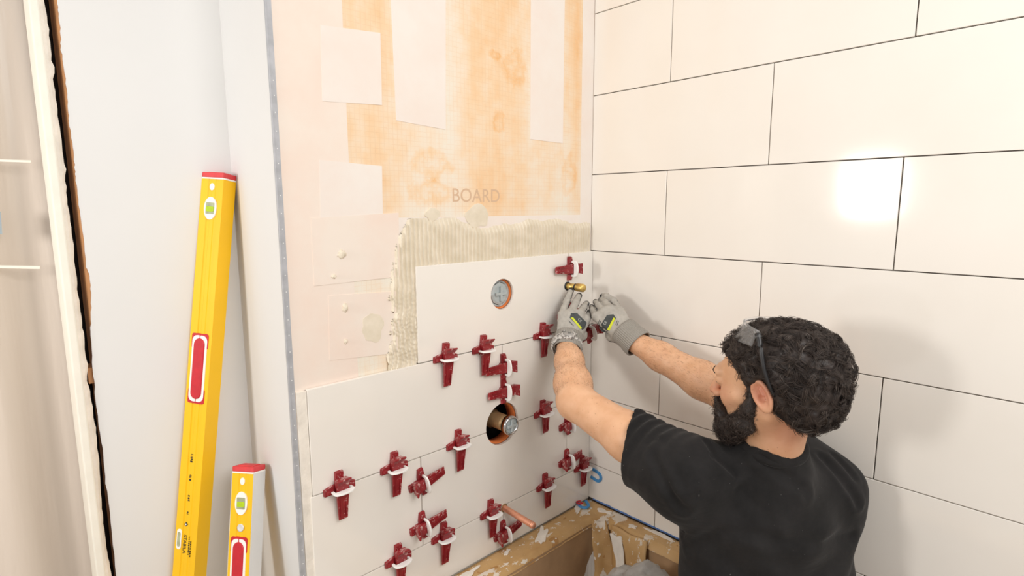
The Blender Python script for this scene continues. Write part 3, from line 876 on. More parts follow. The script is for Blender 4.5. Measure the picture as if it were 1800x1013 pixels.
# ------------------------------------------------------------------ blue spacers
def horseshoe(name, label, M4, m='blue', sc=1.0):
    o = []
    R, r, L = 0.0215, 0.0115, 0.026
    n = 12
    for i in range(n+1):
        t = math.pi*i/n; o.append((-R*math.sin(t)-0.0, R*math.cos(t)))
    o2 = [(L, -R), (L, -r)]
    for i in range(n+1):
        t = math.pi*(1-i/n); o2.append((-r*math.sin(t), r*math.cos(t)))
    o2 += [(L, r), (L, R)]
    me = prism_mesh([(sc*p_[0], sc*p_[1]) for p_ in o+o2], 0, 0.005, 0.0006)
    e = link(name, me, m); e.matrix_world = M4; tag(e, label, 'spacer', 'horseshoe spacers in the corner')
    return e
def frame(X, Y, Zv, loc):
    X, Y, Zv = Vector(X).normalized(), Vector(Y).normalized(), Vector(Zv).normalized()
    m = Matrix((X, Y, Zv)).transposed().to_4x4(); m.translation = Vector(loc); return m
p = on_x(1042, 834, 0)
horseshoe('horseshoe_spacer', 'blue horseshoe spacer standing in the corner on the right wall', frame((0, 0.97, 0.2), (0, -0.2, 0.97), (-1, 0, 0), (-0.0005, p[1]-0.022, p[2])))
horseshoe('horseshoe_spacer', 'blue horseshoe spacer lying on the tub rim in the corner', frame((0.5, 0.86, 0), (-0.86, 0.5, 0), (0, 0, 1), (-0.062, -0.028, RIM+0.0065)))
horseshoe('horseshoe_spacer', 'small dark red horseshoe spacer slipped under the tile in the corner', frame((0.9, -0.4, 0), (0.4, 0.9, 0), (0, 0, 1), (-0.070, -0.010, RIM+0.012)), 'red', 0.45)

# ------------------------------------------------------------------ spirit levels
def spirit_level(top_px, top_d, bot_px, bot_d, length, label, long_one):
    T = Vector(pt(*top_px, top_d)); Bp = Vector(pt(*bot_px, bot_d))
    U = (T-Bp).normalized()
    base = T-U*length
    toc = Vector(CAM)-T; toc.z = 0
    ang = math.radians(-42)
    n = Matrix.Rotation(ang, 3, 'Z') @ toc.normalized()
    n = (n-U*n.dot(U)).normalized()          # front normal
    X = U.cross(n) * -1                      # to the right as seen from the front
    X = n.cross(U) * -1
    m = Matrix((X, -n, U)).transposed().to_4x4(); m.translation = base
    e = empty('spirit_level', base); e.matrix_world = m
    tag(e, label, 'spirit level', 'yellow spirit levels')
    hw, hd = 0.031, 0.0200
    zt = length
    # profile with two shallow grooves on the front and back faces
    def prof():
        f = [(-hw, 0), (-hw*0.38, 0), (-hw*0.33, 0.0022), (-hw*0.10, 0.0022), (-hw*0.05, 0.001), (hw*0.25, 0.001), (hw*0.30, 0.0022), (hw*0.52, 0.0022), (hw*0.57, 0), (hw, 0)]
        return [(x, -hd+d) for x, d in f]+[(-x, hd-d) for x, d in f]
    link('body', prism_mesh(prof(), 0.012, zt-0.013), 'yellow', e)
    if not long_one:
        for s in (-1, 1): box('milled_face', (s*hw-0.0006, -hd, 0.012), (s*hw+0.0006, hd, zt-0.013), 'silver', e)
    def capm(z0, z1): return prism_mesh(rrect(hw*2+0.002, hd*2+0.002, 0.004), z0, z1, 0.0015)
    for z0, z1, gz in ((zt-0.012, zt, zt-0.0155), (0, 0.012, 0.012)):
        link('end_cap', capm(z0, z1), 'redcap', e)
        link('gasket', prism_mesh(rrect(hw*2+0.0015, hd*2+0.0015, 0.003), gz, gz+0.0035), 'white', e)
    box('cap_lug', (-hw*0.7, -hd*0.6, zt-0.001), (hw*0.7, hd*0.6, zt+0.002), 'redcap', e, 0.0008)
    F = -hd
    def front(name, poly, t, m, x, z, parent=e):
        me = prism_mesh([(px+x, pz+z) for px, pz in poly], F-t, F+0.004, axis='y')
        return link(name, me, m, parent)
    # plumb vial near the top
    front('hang_hole', ellipse(0.0065, 0.0085), 0.0004, 'white', 0.0, zt-0.034)
    fr = front('vial_frame', ellipse(0.0175, 0.027, 32), 0.0012, 'white', -0.0005, zt-0.085)
    front('vial_block', rrect(0.0235, 0.027, 0.002), 0.0018, 'vialglass', -0.0005, zt-0.085, fr)
    front('vial', rrect(0.021, 0.012, 0.003), 0.0030, 'vial', 0.0, zt-0.087, fr)
    def handle(zc, h):
        fr = front('grip_frame', rrect(0.047, 0.036, 0.005), 0.0010, 'red', -0.001, zc+h/2-0.018)
        front('grip_frame', rrect(0.047, 0.036, 0.005), 0.0010, 'red', -0.001, zc-h/2+0.018)
        front('grip_inlay', rrect(0.042, h-0.009, 0.013), 0.0016, 'white', -0.001, zc, fr)
        me = prism_mesh([(px-0.001, pz+zc) for px, pz in stadium(0.030, h-0.022, 10)], F-0.0042, F+0.002, 0.0014, axis='y')
        gr = link('grip', me, 'red', e)
        front('grip_split', [(-0.0008, -0.005), (0.0008, -0.005), (0.0008, 0.005), (-0.0008, 0.005)], 0.0021, 'red', -0.001, zc+h/2-0.008, fr)
        front('grip_split', [(-0.0008, -0.005), (0.0008, -0.005), (0.0008, 0.005), (-0.0008, 0.005)], 0.0021, 'red', -0.001, zc-h/2+0.008, fr)
    if long_one:
        handle(zt-0.468, 0.168)
        handle(0.45, 0.172)
        vf = front('vial_frame', stadium(0.013, 0.050), 0.0012, 'white', -0.019, zt-0.885)
        front('vial', stadium(0.008, 0.036), 0.0020, 'vialglass', -0.019, zt-0.885, vf)
        o = link('lettering', text_mesh('STABILA', 0.0125), 'ink', e)
        o.location = (-0.0035, F-0.0004+0.001, zt-0.895); o.rotation_euler = (math.pi/2, math.radians(90), 0)
        rp = random.Random(3)
        for x, z0_, n_, w_ in ((0.0085, zt-0.875, 9, 0.0022), (0.0135, zt-0.885, 7, 0.0016), (-0.001, zt-0.675, 5, 0.006), (-0.001, zt-0.725, 4, 0.006), (-0.001, zt-0.775, 3, 0.005), (-0.001, zt-0.815, 2, 0.005)):
            bm = bmesh.new(); zz = z0_
            for _ in range(n_):
                h_ = rp.uniform(0.0010, 0.0045); bm_box(bm, (x-w_*rp.uniform(0.3, 0.6), F+0.0004, zz-h_), (x+w_*rp.uniform(0.3, 0.6), F+0.002, zz)); zz -= h_+rp.uniform(0.0012, 0.0030)
            link('small_print', bm_mesh(bm, 'print'), 'ink', e)
        lg = front('logo', [(-0.005, 0), (0, 0.005), (0.005, 0), (0, -0.005)], 0.0004, 'ink', -0.0025, zt-0.846)
        front('logo_square', [(-0.0025, 0), (0, 0.0025), (0.0025, 0), (0, -0.0025)], 0.0006, 'white', -0.0025, zt-0.846, lg)
    else:
        me = lathe_mesh([(0, F-0.001), (0.007, F-0.001), (0.0088, F-0.0015), (0.0088, F+0.002), (0, F+0.002)], 20, 'y')
        o = link('lock_screw', me, 'silver', e); o.location = (0.001, 0, zt-0.141)
        handle(zt-0.248, 0.172)
        handle(0.30, 0.172) if length > 0.7 else None
    return e
spirit_level((386, 306), 1.335, (333, 1013), 1.36, 1.76, 'tall yellow spirit level leaning in the drywall corner', True)
spirit_level((438, 818), 1.36, (429, 1013), 1.33, 0.98, 'short yellow spirit level with silver side standing beside the tall one', False)

# ------------------------------------------------------------------ implicit surfaces for the figure
def vnorm(a): a = np.asarray(a, float); return a/np.linalg.norm(a)
def smin(a, b, k):
    h = np.clip(0.5+0.5*(b-a)/k, 0, 1)
    return b*(1-h)+a*h-k*h*(1-h)
def smax(a, b, k): return -smin(-a, -b, k)
def sd_cone(P, a, b, ra, rb):
    a = np.asarray(a, float); b = np.asarray(b, float); ba = b-a
    t = np.clip(((P-a)@ba)/(ba@ba), 0, 1)
    return np.linalg.norm(P-a-t[:, None]*ba, axis=1)-(ra+(rb-ra)*t)
def sd_chain(P, pts, rs, k=0.01):
    d = None
    for i in range(len(pts)-1):
        e = sd_cone(P, pts[i], pts[i+1], rs[i], rs[i+1])
        d = e if d is None else smin(d, e, k)
    return d
def sd_ell(P, c, r, B=None):
    q = P-np.asarray(c, float)
    if B is not None: q = q@np.asarray(B).T
    r = np.asarray(r, float)
    k0 = np.linalg.norm(q/r, axis=1); k1 = np.linalg.norm(q/(r*r), axis=1)
    return k0*(k0-1)/np.maximum(k1, 1e-9)
def surface_net(f, lo, hi, h):
    lo = np.asarray(lo, float); hi = np.asarray(hi, float); BS = 8
    nb = np.ceil((hi-lo)/(h*BS)).astype(int); n = nb*BS+1
    bi = np.stack(np.meshgrid(*[np.arange(k) for k in nb], indexing='ij'), -1).reshape(-1, 3)
    cen = lo+(bi+0.5)*BS*h
    dc = f(cen)
    D = np.empty(tuple(nb*BS+1), np.float32); D.fill(1.0)
    keep = np.abs(dc) < BS*h*1.35
    for b, v in zip(bi[~keep], dc[~keep]):
        if v < 0: D[b[0]*BS:b[0]*BS+BS+1, b[1]*BS:b[1]*BS+BS+1, b[2]*BS:b[2]*BS+BS+1] = -1.0
    off = np.stack(np.meshgrid(*[np.arange(BS+1)]*3, indexing='ij'), -1).reshape(-1, 3)
    kb = bi[keep]
    for s in range(0, len(kb), 400):
        q = (kb[s:s+400, None, :]*BS+off[None]).reshape(-1, 3)
        D[q[:, 0], q[:, 1], q[:, 2]] = f(lo+q*h)
    ins = D < 0
    cnt = np.zeros(tuple(np.array(D.shape)-1), np.int8)
    cs = [(i, j, k) for i in (0, 1) for j in (0, 1) for k in (0, 1)]
    sl = lambda o: tuple(slice(o[a], D.shape[a]-1+o[a]) for a in range(3))
    for o in cs: cnt += ins[sl(o)]
    act = (cnt > 0) & (cnt < 8)
    I = np.stack(np.nonzero(act), 1)
    idx = -np.ones(act.shape, np.int64); idx[act] = np.arange(len(I))
    acc = np.zeros((len(I), 3)); num = np.zeros(len(I))
    for ax in range(3):
        for o in cs:
            if o[ax]: continue
            e = list(o); e[ax] = 1
            A = I+np.array(o); B = I+np.array(e)
            da = D[A[:, 0], A[:, 1], A[:, 2]]; db = D[B[:, 0], B[:, 1], B[:, 2]]
            cr = (da < 0) != (db < 0)
            t = np.where(cr, da/(da-db+1e-20), 0)
            p = np.array(o, float)[None]+np.zeros((len(I), 3)); p[:, ax] = t
            acc[cr] += p[cr]; num[cr] += 1
    V = lo+(I+acc/num[:, None])*h
    F = []
    for ax in range(3):
        u, w = [(1, 2), (2, 0), (0, 1)][ax]
        s0 = [slice(1, D.shape[a]-1) for a in range(3)]; s0[ax] = slice(0, D.shape[ax]-1)
        s1 = list(s0); s1[ax] = slice(1, D.shape[ax])
        a_, b_ = ins[tuple(s0)], ins[tuple(s1)]
        for flip, m in ((False, a_ & ~b_), (True, ~a_ & b_)):
            q = np.stack(np.nonzero(m), 1)
            if len(q) == 0: continue
            base = q+1; base[:, ax] -= 1
            def g(du, dw):
                r = base.copy(); r[:, u] -= du; r[:, w] -= dw
                return idx[r[:, 0], r[:, 1], r[:, 2]]
            quad = np.stack([g(1, 1), g(0, 1), g(0, 0), g(1, 0)], 1)
            F.append(quad[:, ::-1] if flip else quad)
    F = np.concatenate(F); F = F[(F >= 0).all(1)]
    return V, F
def attr(me, name, vals):
    at = me.attributes.new(name, 'FLOAT', 'POINT'); at.data.foreach_set('value', np.asarray(vals, np.float32))
def vnormals(V, F):
    n = np.cross(V[F[:, 2]]-V[F[:, 0]], V[F[:, 3]]-V[F[:, 1]]); N = np.zeros_like(V)
    for k in range(4): np.add.at(N, F[:, k], n)
    return N/(np.linalg.norm(N, axis=1, keepdims=True)+1e-12)

# ------------------------------------------------------------------ the figure: joints
SL = pt(1200, 832, 1.23); EL = pt(1012, 706, 1.475); WL = pt(996, 606, 1.70)
SR = pt(1444, 860, 1.34); ER = pt(1290, 700, 1.47); WR = pt(1108, 597, 1.665)
MS = (SL+SR)/2
BX = vnorm((SR-SL)*np.array([1, 1, 0.0])); BZ = np.array([0, 0, 1.0]); BY = np.cross(BZ, BX)      # body right, forward, up
HO = pt(1354, 663, 1.17)                                     # centre of the cranium
HAZ, HPI, HRO = math.radians(-3), math.radians(-7), math.radians(0)
HF = np.array([math.sin(HAZ)*math.cos(HPI), math.cos(HAZ)*math.cos(HPI), math.sin(HPI)])
HL = vnorm(np.cross([0, 0, 1.0], HF)); HU = np.cross(HF, HL)
HB = np.stack([HF, HL, HU])                                  # rows: forward, left, up
HS = 1.04
def hw(f, l, u): return HO+HS*(HF*f+HL*l+HU*u)
def tohead(P): return ((P-HO)@HB.T)/HS
NB = MS+BZ*0.045-BY*0.03                                     # base of the neck
def sd_head(P):
    q = tohead(P); m = q.copy(); m[:, 1] = np.abs(m[:, 1])
    d = sd_ell(q, (-0.012, 0, 0.014), (0.097, 0.076, 0.082))
    d = smin(d, sd_ell(q, (0.042, 0, -0.030), (0.056, 0.055, 0.082)), 0.03)
    d = smin(d, sd_cone(m, (-0.004, 0.052, -0.055), (0.070, 0.010, -0.108), 0.020, 0.020), 0.03)
    d = smin(d, sd_cone(m, (0.070, 0.038, -0.040), (0.048, 0.052, -0.030), 0.015, 0.014), 0.02)
    d = smin(d, sd_cone(m, (0.090, 0.038, 0.014), (0.098, 0.0, 0.014), 0.010, 0.010), 0.015)
    d = smax(d, -sd_ell(m, (0.106, 0.032, -0.004), (0.012, 0.017, 0.011)), 0.012)
    d = smin(d, sd_ell(m, (0.086, 0.032, -0.005), (0.013, 0.014, 0.012)), 0.004)
    d = smin(d, sd_cone(q, (0.097, 0, 0.004), (0.119, 0, -0.036), 0.0075, 0.0105), 0.010)
    d = smin(d, sd_ell(m, (0.107, 0.011, -0.041), (0.010, 0.008, 0.008)), 0.006)
    d = smin(d, sd_cone(m, (0.100, 0.018, -0.072), (0.106, 0, -0.067), 0.005, 0.006), 0.008)
    d = smin(d, sd_cone(m, (0.098, 0.016, -0.079), (0.103, 0, -0.080), 0.006, 0.007), 0.008)
    # ears
    e0 = np.array((-0.012, 0.079, -0.016)); t = math.radians(18)
    ax = np.array((math.cos(t), -0.25, -math.sin(t))); az = np.array((math.sin(t), 0.0, math.cos(t)))
    ax = vnorm(ax); ay = np.cross(az, ax)
    eb = np.stack([ax, ay, az]); r = (m-e0)@eb.T
    ear = sd_ell(r, (0, 0, 0), (0.0185, 0.0065, 0.031))
    th = np.hypot(r[:, 0]/0.0165, r[:, 2]/0.0285)
    rim = np.hypot((th-1)*0.020, r[:, 1]-0.004)-0.0042
    lobe = sd_ell(r, (0.003, 0.001, -0.026), (0.010, 0.006, 0.009))
    ear = smin(smax(ear, -sd_ell(r, (0.001, 0.008, 0.002), (0.012, 0.008, 0.021)), 0.003), rim, 0.003)
    ear = smin(ear, lobe, 0.005)
    ear = smin(ear, sd_cone(r, (-0.003, 0.003, -0.010), (-0.002, 0.004, 0.012), 0.0035, 0.003), 0.003)
    ear = smax(ear, -sd_ell(r, (0.004, 0.005, -0.006), (0.0075, 0.012, 0.0085)), 0.002)
    return smin(d, ear, 0.004)*HS
def arm_chain(Sh, El, Wr, hang):
    up1 = Sh+(El-Sh)*0.45; fo = El+(Wr-El)*0.28; fo2 = El+(Wr-El)*0.68
    return [Sh, up1, El, fo, fo2, Wr], [0.062, 0.056, 0.047, 0.049, 0.039, 0.030]
CL_, CR_ = arm_chain(SL, EL, WL, 1), arm_chain(SR, ER, WR, 1)
nz_c = hw(-0.025, 0, -0.055)
def sd_body(P):
    d = sd_head(P)
    d = smin(d, sd_cone(P, hw(-0.030, 0, -0.03), NB, 0.055, 0.064), 0.03)
    d = smin(d, sd_cone(P, hw(-0.01, 0.045, -0.06), NB+BY*0.045, 0.016, 0.014), 0.02)
    tr = smin(sd_cone(P, NB, NB-BZ*0.10, 0.06, 0.09), sd_cone(P, SL, SR, 0.058, 0.058), 0.06)
    d = smin(d, tr, 0.04)
    d = smin(d, sd_chain(P, *CL_, k=0.025), 0.03)
    d = smin(d, sd_chain(P, *CR_, k=0.025), 0.03)
    d = smin(d, sd_ell(P, MS-BZ*0.15, (0.15, 0.09, 0.18), np.stack([BX, BY, BZ])), 0.05)
    return d
pr = np.stack([SL, SR, EL, ER, WL, WR, HO, MS-BZ*0.3])
lo = pr.min(0)-0.16; hi = pr.max(0)+0.16
person = empty('person', (MS[0], MS[1], 0.16)); tag(person, 'kneeling bearded person in a black T-shirt and grey work gloves', 'person')
def child(name, V, F, m, parent=person):
    o = link(name, fast_mesh(name, V, F), m); o.parent = parent
    o.matrix_parent_inverse = Matrix.Translation(-Vector(parent.location)); return o
V, F = surface_net(sd_body, lo, hi, 0.0031)
body = child('body', V, F, 'skin')
q = tohead(V); m = q.copy(); m[:, 1] = np.abs(m[:, 1])
fl_ = np.exp(-((m-np.array((0.112, 0, -0.038)))**2).sum(1)/0.018**2)*0.7
fl_ += np.exp(-((m-np.array((-0.012, 0.085, -0.010)))**2).sum(1)/0.03**2)*0.75
fl_ += np.exp(-((m-np.array((0.07, 0.05, -0.03)))**2).sum(1)/0.025**2)*0.35
fl_ += np.exp(-((V-(hw(-0.05, 0.03, -0.10)))**2).sum(1)/0.06**2)*0.45
attr(body.data, 'flush', np.clip(fl_, 0, 1))

# ------------------------------------------------------------------ hair, beard
VB, FB = V, F
def wig(P, s): return np.sin(P[:, 0]*s+np.sin(P[:, 1]*s*0.7+1))*np.sin(P[:, 1]*s*1.1+np.sin(P[:, 2]*s*0.8))*np.sin(P[:, 2]*s+np.sin(P[:, 0]*s*0.9+2))
def sd_hair(P):
    q = tohead(P); al = np.abs(q[:, 1])
    d = sd_ell(q, (-0.022, 0, 0.028), (0.119, 0.093, 0.086))
    d = smin(d, sd_ell(q, (-0.062, 0, -0.022), (0.068, 0.079, 0.088)), 0.04)
    # hairline: how far forward the hair reaches at each height
    fl = np.interp(q[:, 2], [-0.12, -0.075, -0.055, -0.03, 0.0, 0.022, 0.046, 0.065, 0.2], [-0.072, -0.052, -0.030, 0.008, 0.022, 0.034, 0.056, 0.090, 0.3])
    d = smax(d, (q[:, 0]-fl)*0.8, 0.008)
    # keep the ear free
    e = sd_ell(np.stack([q[:, 0], al, q[:, 2]], 1), (-0.008, 0.102, -0.022), (0.025, 0.040, 0.038))
    d = smax(d, -e, 0.008)
    d = smax(d, -(q[:, 2]+0.096+0.25*(q[:, 0]+0.06)), 0.01)
    d += 0.0035*wig(q, 110)+0.0022*wig(q+3, 230)
    return d*HS
def sd_beard(P):
    q = tohead(P); m = q.copy(); m[:, 1] = np.abs(m[:, 1])
    d = sd_chain(m, [(0.014, 0.066, -0.012), (0.020, 0.064, -0.050), (0.040, 0.052, -0.085), (0.078, 0.020, -0.112), (0.085, 0.0, -0.118)], [0.007, 0.012, 0.019, 0.027, 0.030], 0.02)
    d = smin(d, sd_cone(m, (0.098, 0.028, -0.078), (0.112, 0.004, -0.058), 0.0075, 0.0070), 0.008)
    d = smin(d, sd_cone(m, (0.094, 0.026, -0.078), (0.075, 0.030, -0.105), 0.011, 0.020), 0.012)
    d = smin(d, sd_ell(m, (0.088, 0, -0.104), (0.028, 0.030, 0.024)), 0.012)
    d += 0.0022*wig(q, 140)+0.0015*wig(q+2, 300)
    return d*HS
def hair_front(u): return np.interp(u, [-0.12, -0.075, -0.055, -0.03, 0.0, 0.022, 0.046, 0.065, 0.2], [-0.072, -0.052, -0.030, 0.008, 0.022, 0.034, 0.056, 0.090, 0.3])
def strands(V, N, n, L0, L1, curl, rad, flow, seed, lift=0.003, k=9, keep=None, lock=1):
    rg = np.random.default_rng(seed)
    nc = max(1, n//lock); ci = np.repeat(np.arange(nc), lock); n = nc*lock
    i = rg.integers(0, len(V), nc)[ci]
    v = V[i]; nn = N[i]
    if lock > 1: v = v+rg.normal(size=(n, 3))*0.0022
    T = rg.normal(size=(nc, 3))[ci]*0.7+flow+rg.normal(size=(n, 3))*0.06
    T -= (T*nn).sum(1, keepdims=True)*nn; T /= np.linalg.norm(T, axis=1, keepdims=True)
    B = np.cross(nn, T)
    L = rg.uniform(L0, L1, nc)[ci]*rg.uniform(0.8, 1.1, n); om = rg.uniform(3.0, 7.0, nc)[ci]+rg.normal(size=n)*0.25; ph = rg.uniform(0, 6.28, nc)[ci]+rg.normal(size=n)*0.15; cr = rg.uniform(0.5, 1.2, nc)[ci]*curl
    t = np.linspace(0, 1, k)
    a = ph[:, None]+om[:, None]*t
    path = v[:, None]+T[:, None]*(L[:, None]*t)[..., None]
    path += nn[:, None]*((cr[:, None]*np.cos(a)-(L[:, None]*t)**2/0.22+lift))[..., None]
    path += B[:, None]*(cr[:, None]*np.sin(a)*1.4)[..., None]
    ctone = rg.uniform(0, 1, nc)[ci]; ok = np.ones(n, bool)
    if keep is not None:
        ok = keep(path.reshape(-1, 3)).reshape(n, k).all(1); path = path[ok]; n = len(path)
    r = rad*rg.uniform(0.7, 1.3, (n, 1))*(1-0.55*t)[None]
    Vt, Ft = tube_arrays(path, r, 3)
    tone = np.repeat(np.clip(0.55*ctone[ok]+0.45*rg.uniform(0, 1, n), 0, 1), k*3)
    return Vt, Ft, tone
hlo = HO-0.22; hhi = HO+0.22
V, F = surface_net(sd_hair, hlo, hhi, 0.0034)
N = vnormals(V, F)
hair = child('hair', V, F, 'hair'); attr(hair.data, 'tone', np.clip(0.28+0.25*wig(V, 300), 0, 0.6))
Vs, Fs, tn = strands(V, N, 16000, 0.022, 0.050, 0.0062, 0.00042, np.array([0, -0.35, -0.45]), 5, 0.0025, lock=16, k=11,
    keep=lambda P: (tohead(P)[:, 0] < hair_front(tohead(P)[:, 2])+0.007) & (sd_ell(np.abs(tohead(P)*np.array([0, 1, 0]))+tohead(P)*np.array([1, 0, 1]), (-0.008, 0.102, -0.022), (0.026, 0.060, 0.042)) > 0) & (sd_hair(P) < 0.011))
hs = child('hair_curls', Vs, Fs, 'hair', person); attr(hs.data, 'tone', tn); hs.parent = hair; hs.matrix_parent_inverse = Matrix(); hs['kind'] = 'stuff'
V, F = surface_net(sd_beard, hlo, hhi, 0.0028)
N = vnormals(V, F)
beard = child('beard', V, F, 'hair'); attr(beard.data, 'tone', np.clip(0.2+0.2*wig(V, 300), 0, 0.5))
Vs, Fs, tn = strands(V, N, 3200, 0.008, 0.020, 0.0020, 0.00045, np.array([0, 0.2, -0.9]), 6, 0.0015)
bs = child('beard_curls', Vs, Fs, 'hair', person); attr(bs.data, 'tone', tn**0.9); bs.parent = beard; bs.matrix_parent_inverse = Matrix(); bs['kind'] = 'stuff'
NBd = vnormals(VB, FB)
def near_seg(P, a_, b_, r): return (sd_cone(P, a_, b_, r, r) < 0)
for a_, b_, sd_ in ((EL+(WL-EL)*0.12, EL+(WL-EL)*0.85, 21), (ER+(WR-ER)*0.05, ER+(WR-ER)*0.8, 22)):
    k_ = near_seg(VB, a_, b_, 0.062)
    Vs, Fs, tn = strands(VB[k_], NBd[k_], 2200, 0.005, 0.011, 0.0006, 0.00011, vnorm(b_-a_)*1.6, sd_, 0.0006, 5)
    ah = child('arm_hair', Vs, Fs, 'armhair', person); ah.parent = body; ah.matrix_parent_inverse = Matrix(); ah['kind'] = 'stuff'
def on_head(f_, l_, u_, h_):
    p_ = hw(f_+0.02, l_, u_)
    q_ = p_
    for _ in range(40):
        d_ = float(sd_head(q_[None])[0])
        if d_ < 2e-4 or np.linalg.norm(q_-p_) > 0.07: break
        q_ = q_-HF*d_*0.9
    return q_+HF*h_
for s in (-1, 1):
    path = [on_head(0.10, s*l_, u_, -0.0006) for l_, u_ in ((0.010, 0.0150), (0.017, 0.0175), (0.025, 0.0190), (0.033, 0.0190), (0.041, 0.0165), (0.047, 0.0115))]
    o = tube('eyebrow', path, [0.0018, 0.0024, 0.0027, 0.0027, 0.0024, 0.0014], 'eyebrow', person, 8); o.matrix_parent_inverse = Matrix.Translation(-Vector(person.location))
    path = [on_head(0.10, s*l_, u_, 0.0003) for l_, u_ in ((0.022, -0.0085), (0.032, -0.0105), (0.042, -0.009))]
    o = tube('eyelash', path, [0.0010, 0.0013, 0.0008], 'eyebrow', person, 6); o.matrix_parent_inverse = Matrix.Translation(-Vector(person.location))

# ------------------------------------------------------------------ clothes
HIP = MS-BZ*0.50-BY*0.06
SEL = SL+(EL-SL)*0.43-BZ*0.030; SER = SR+(ER-SR)*0.55-BZ*0.02      # sleeve ends
BB = np.stack([BX, BY, BZ])
def fold(P):
    q = (P-MS)@BB.T
    w = 0.0045*np.sin(q[:, 0]*38+q[:, 2]*26+2.5*np.sin(q[:, 2]*9))*np.exp(-((q[:, 2]+0.30)/0.16)**2)
    w += 0.003*np.sin(q[:, 0]*22-q[:, 2]*44+1.5*np.sin(q[:, 0]*14))
    # drag lines running from the armpits across the back, and slack at the waist
    for c0, dr in ((SL-BZ*0.10, vnorm(BX*0.8-BZ*0.75)), (SR-BZ*0.10, vnorm(-BX*0.8-BZ*0.75))):
        v = P-c0; al = v@dr; ac = v@np.cross(dr, BY)
        w += 0.0050*np.sin(ac*75+al*8+np.sin(al*13))*np.exp(-(ac/0.10)**2)*np.exp(-((al-0.12)/0.13)**2)
    w += 0.004*np.sin(q[:, 2]*70+q[:, 0]*18+2*np.sin(q[:, 0]*11))*np.exp(-((q[:, 2]+0.42)/0.10)**2)
    # accordion folds along the raised sleeve
    s = ((P-SL)@vnorm(EL-SL))
    k = np.exp(-(np.linalg.norm(P-(SL+(EL-SL)*0.3+BZ*0.06), axis=1)/0.09)**2)
    w += 0.0042*np.sin(s*200+P[:, 1]*30)*k
    return w
def sd_shirt(P):
    d = sd_cone(P, SL-BZ*0.012, SR-BZ*0.012, 0.078, 0.078)
    d = smin(d, sd_ell(P, MS-BZ*0.13-BY*0.005+BX*0.028, (0.208, 0.125, 0.21), BB), 0.07)
    d = smin(d, sd_ell(P, MS-BZ*0.36-BY*0.035+BX*0.040, (0.222, 0.130, 0.28), BB), 0.08)
    d = smin(d, sd_ell(P, HIP-BZ*0.02+BX*0.02, (0.21, 0.145, 0.14), BB), 0.07)
    d = smin(d, sd_cone(P, NB+vnorm(hw(-0.03, 0, -0.03)-NB)*0.046-BY*0.004, NB-BZ*0.09, 0.075, 0.128), 0.05)
    sleeves = []
    fo_ = fold(P)
    for Sh, Se, El in ((SL, SEL, EL), (SR, SER, ER)):
        ax = vnorm(Se-Sh)
        sl = sd_cone(P, Sh-BZ*0.005, Se+ax*0.08, 0.082, 0.080)
        sl = smin(sl, sd_cone(P, Sh, Sh+(El-Sh)*0.62, 0.078, 0.072), 0.03)
        sleeves.append(sl+fo_)
        d = smin(d, sl, 0.055)
    d = d+fo_
    for (Sh, Se, El), sl in zip(((SL, SEL, EL), (SR, SER, ER)), sleeves):
        ax = vnorm(vnorm(El-Sh)*0.6-CR*0.55-BZ*0.1); near = np.linalg.norm(P-Se, axis=1)-0.22
        cut = (P-Se)@ax
        d = smax(d, np.minimum(cut, -near), 0.003)
        d = smax(d, -np.maximum(sl+0.0105, -(cut+0.05)), 0.002)
    # neck opening
    nx = vnorm(hw(-0.03, 0, -0.03)-NB)
    d = smax(d, -sd_cone(P, NB+nx*0.074+BY*0.008, NB+nx*0.24, 0.062, 0.085), 0.004)
    d = smax(d, -(P@BZ-(HIP@BZ-0.10)), 0.004)
    return d
pr = np.stack([SL, SR, SEL, SER, HIP-BZ*0.15, NB])
lo = pr.min(0)-0.26; hi = pr.max(0)+0.2
# creases pressed into the cloth, laid on the surface of the shirt
def shirt_hit(x, y):
    d_ = vnorm(ray(x, y)); p_ = CAM+d_*0.75
    for _ in range(60):
        q_ = float(sd_shirt(p_[None])[0])
        if q_ < 4e-4: break
        p_ = p_+d_*q_*0.7
    return p_
CREASES = [([(1150, 800), (1168, 845), (1200, 895)], 0.008, 0.010), ([(1165, 775), (1178, 815), (1200, 855)], 0.004, 0.009),
           ([(1335, 806), (1380, 838), (1418, 868)], 0.007, 0.010), ([(1243, 778), (1256, 802), (1292, 832)], 0.007, 0.009),
           ([(1445, 805), (1485, 850), (1508, 885)], 0.007, 0.009), ([(1465, 800), (1500, 840)], 0.005, 0.008),
           ([(1250, 800), (1226, 870), (1200, 945)], 0.0035, 0.0045), ([(1345, 948), (1420, 955), (1495, 945)], 0.006, 0.013),
           ([(1212, 965), (1262, 935), (1330, 938)], 0.005, 0.012), ([(1300, 860), (1345, 905), (1360, 960)], 0.004, 0.012)]
CREASES = [(np.array([shirt_hit(*p_) for p_ in c_]), a_, w_) for c_, a_, w_ in CREASES]
def sd_shirt_creased(P):
    d = sd_shirt(P)
    for c_, a_, w_ in CREASES:
        m_ = np.min([sd_cone(P, c_[k_], c_[k_+1], 0, 0) for k_ in range(len(c_)-1)], axis=0)
        d = d+a_*np.exp(-(m_/w_)**2)-0.45*a_*np.exp(-((m_-2.1*w_)/w_)**2)
    return d
V, F = surface_net(sd_shirt_creased, lo, hi, 0.0048)
shirt = child('t_shirt', V, F, 'shirt')
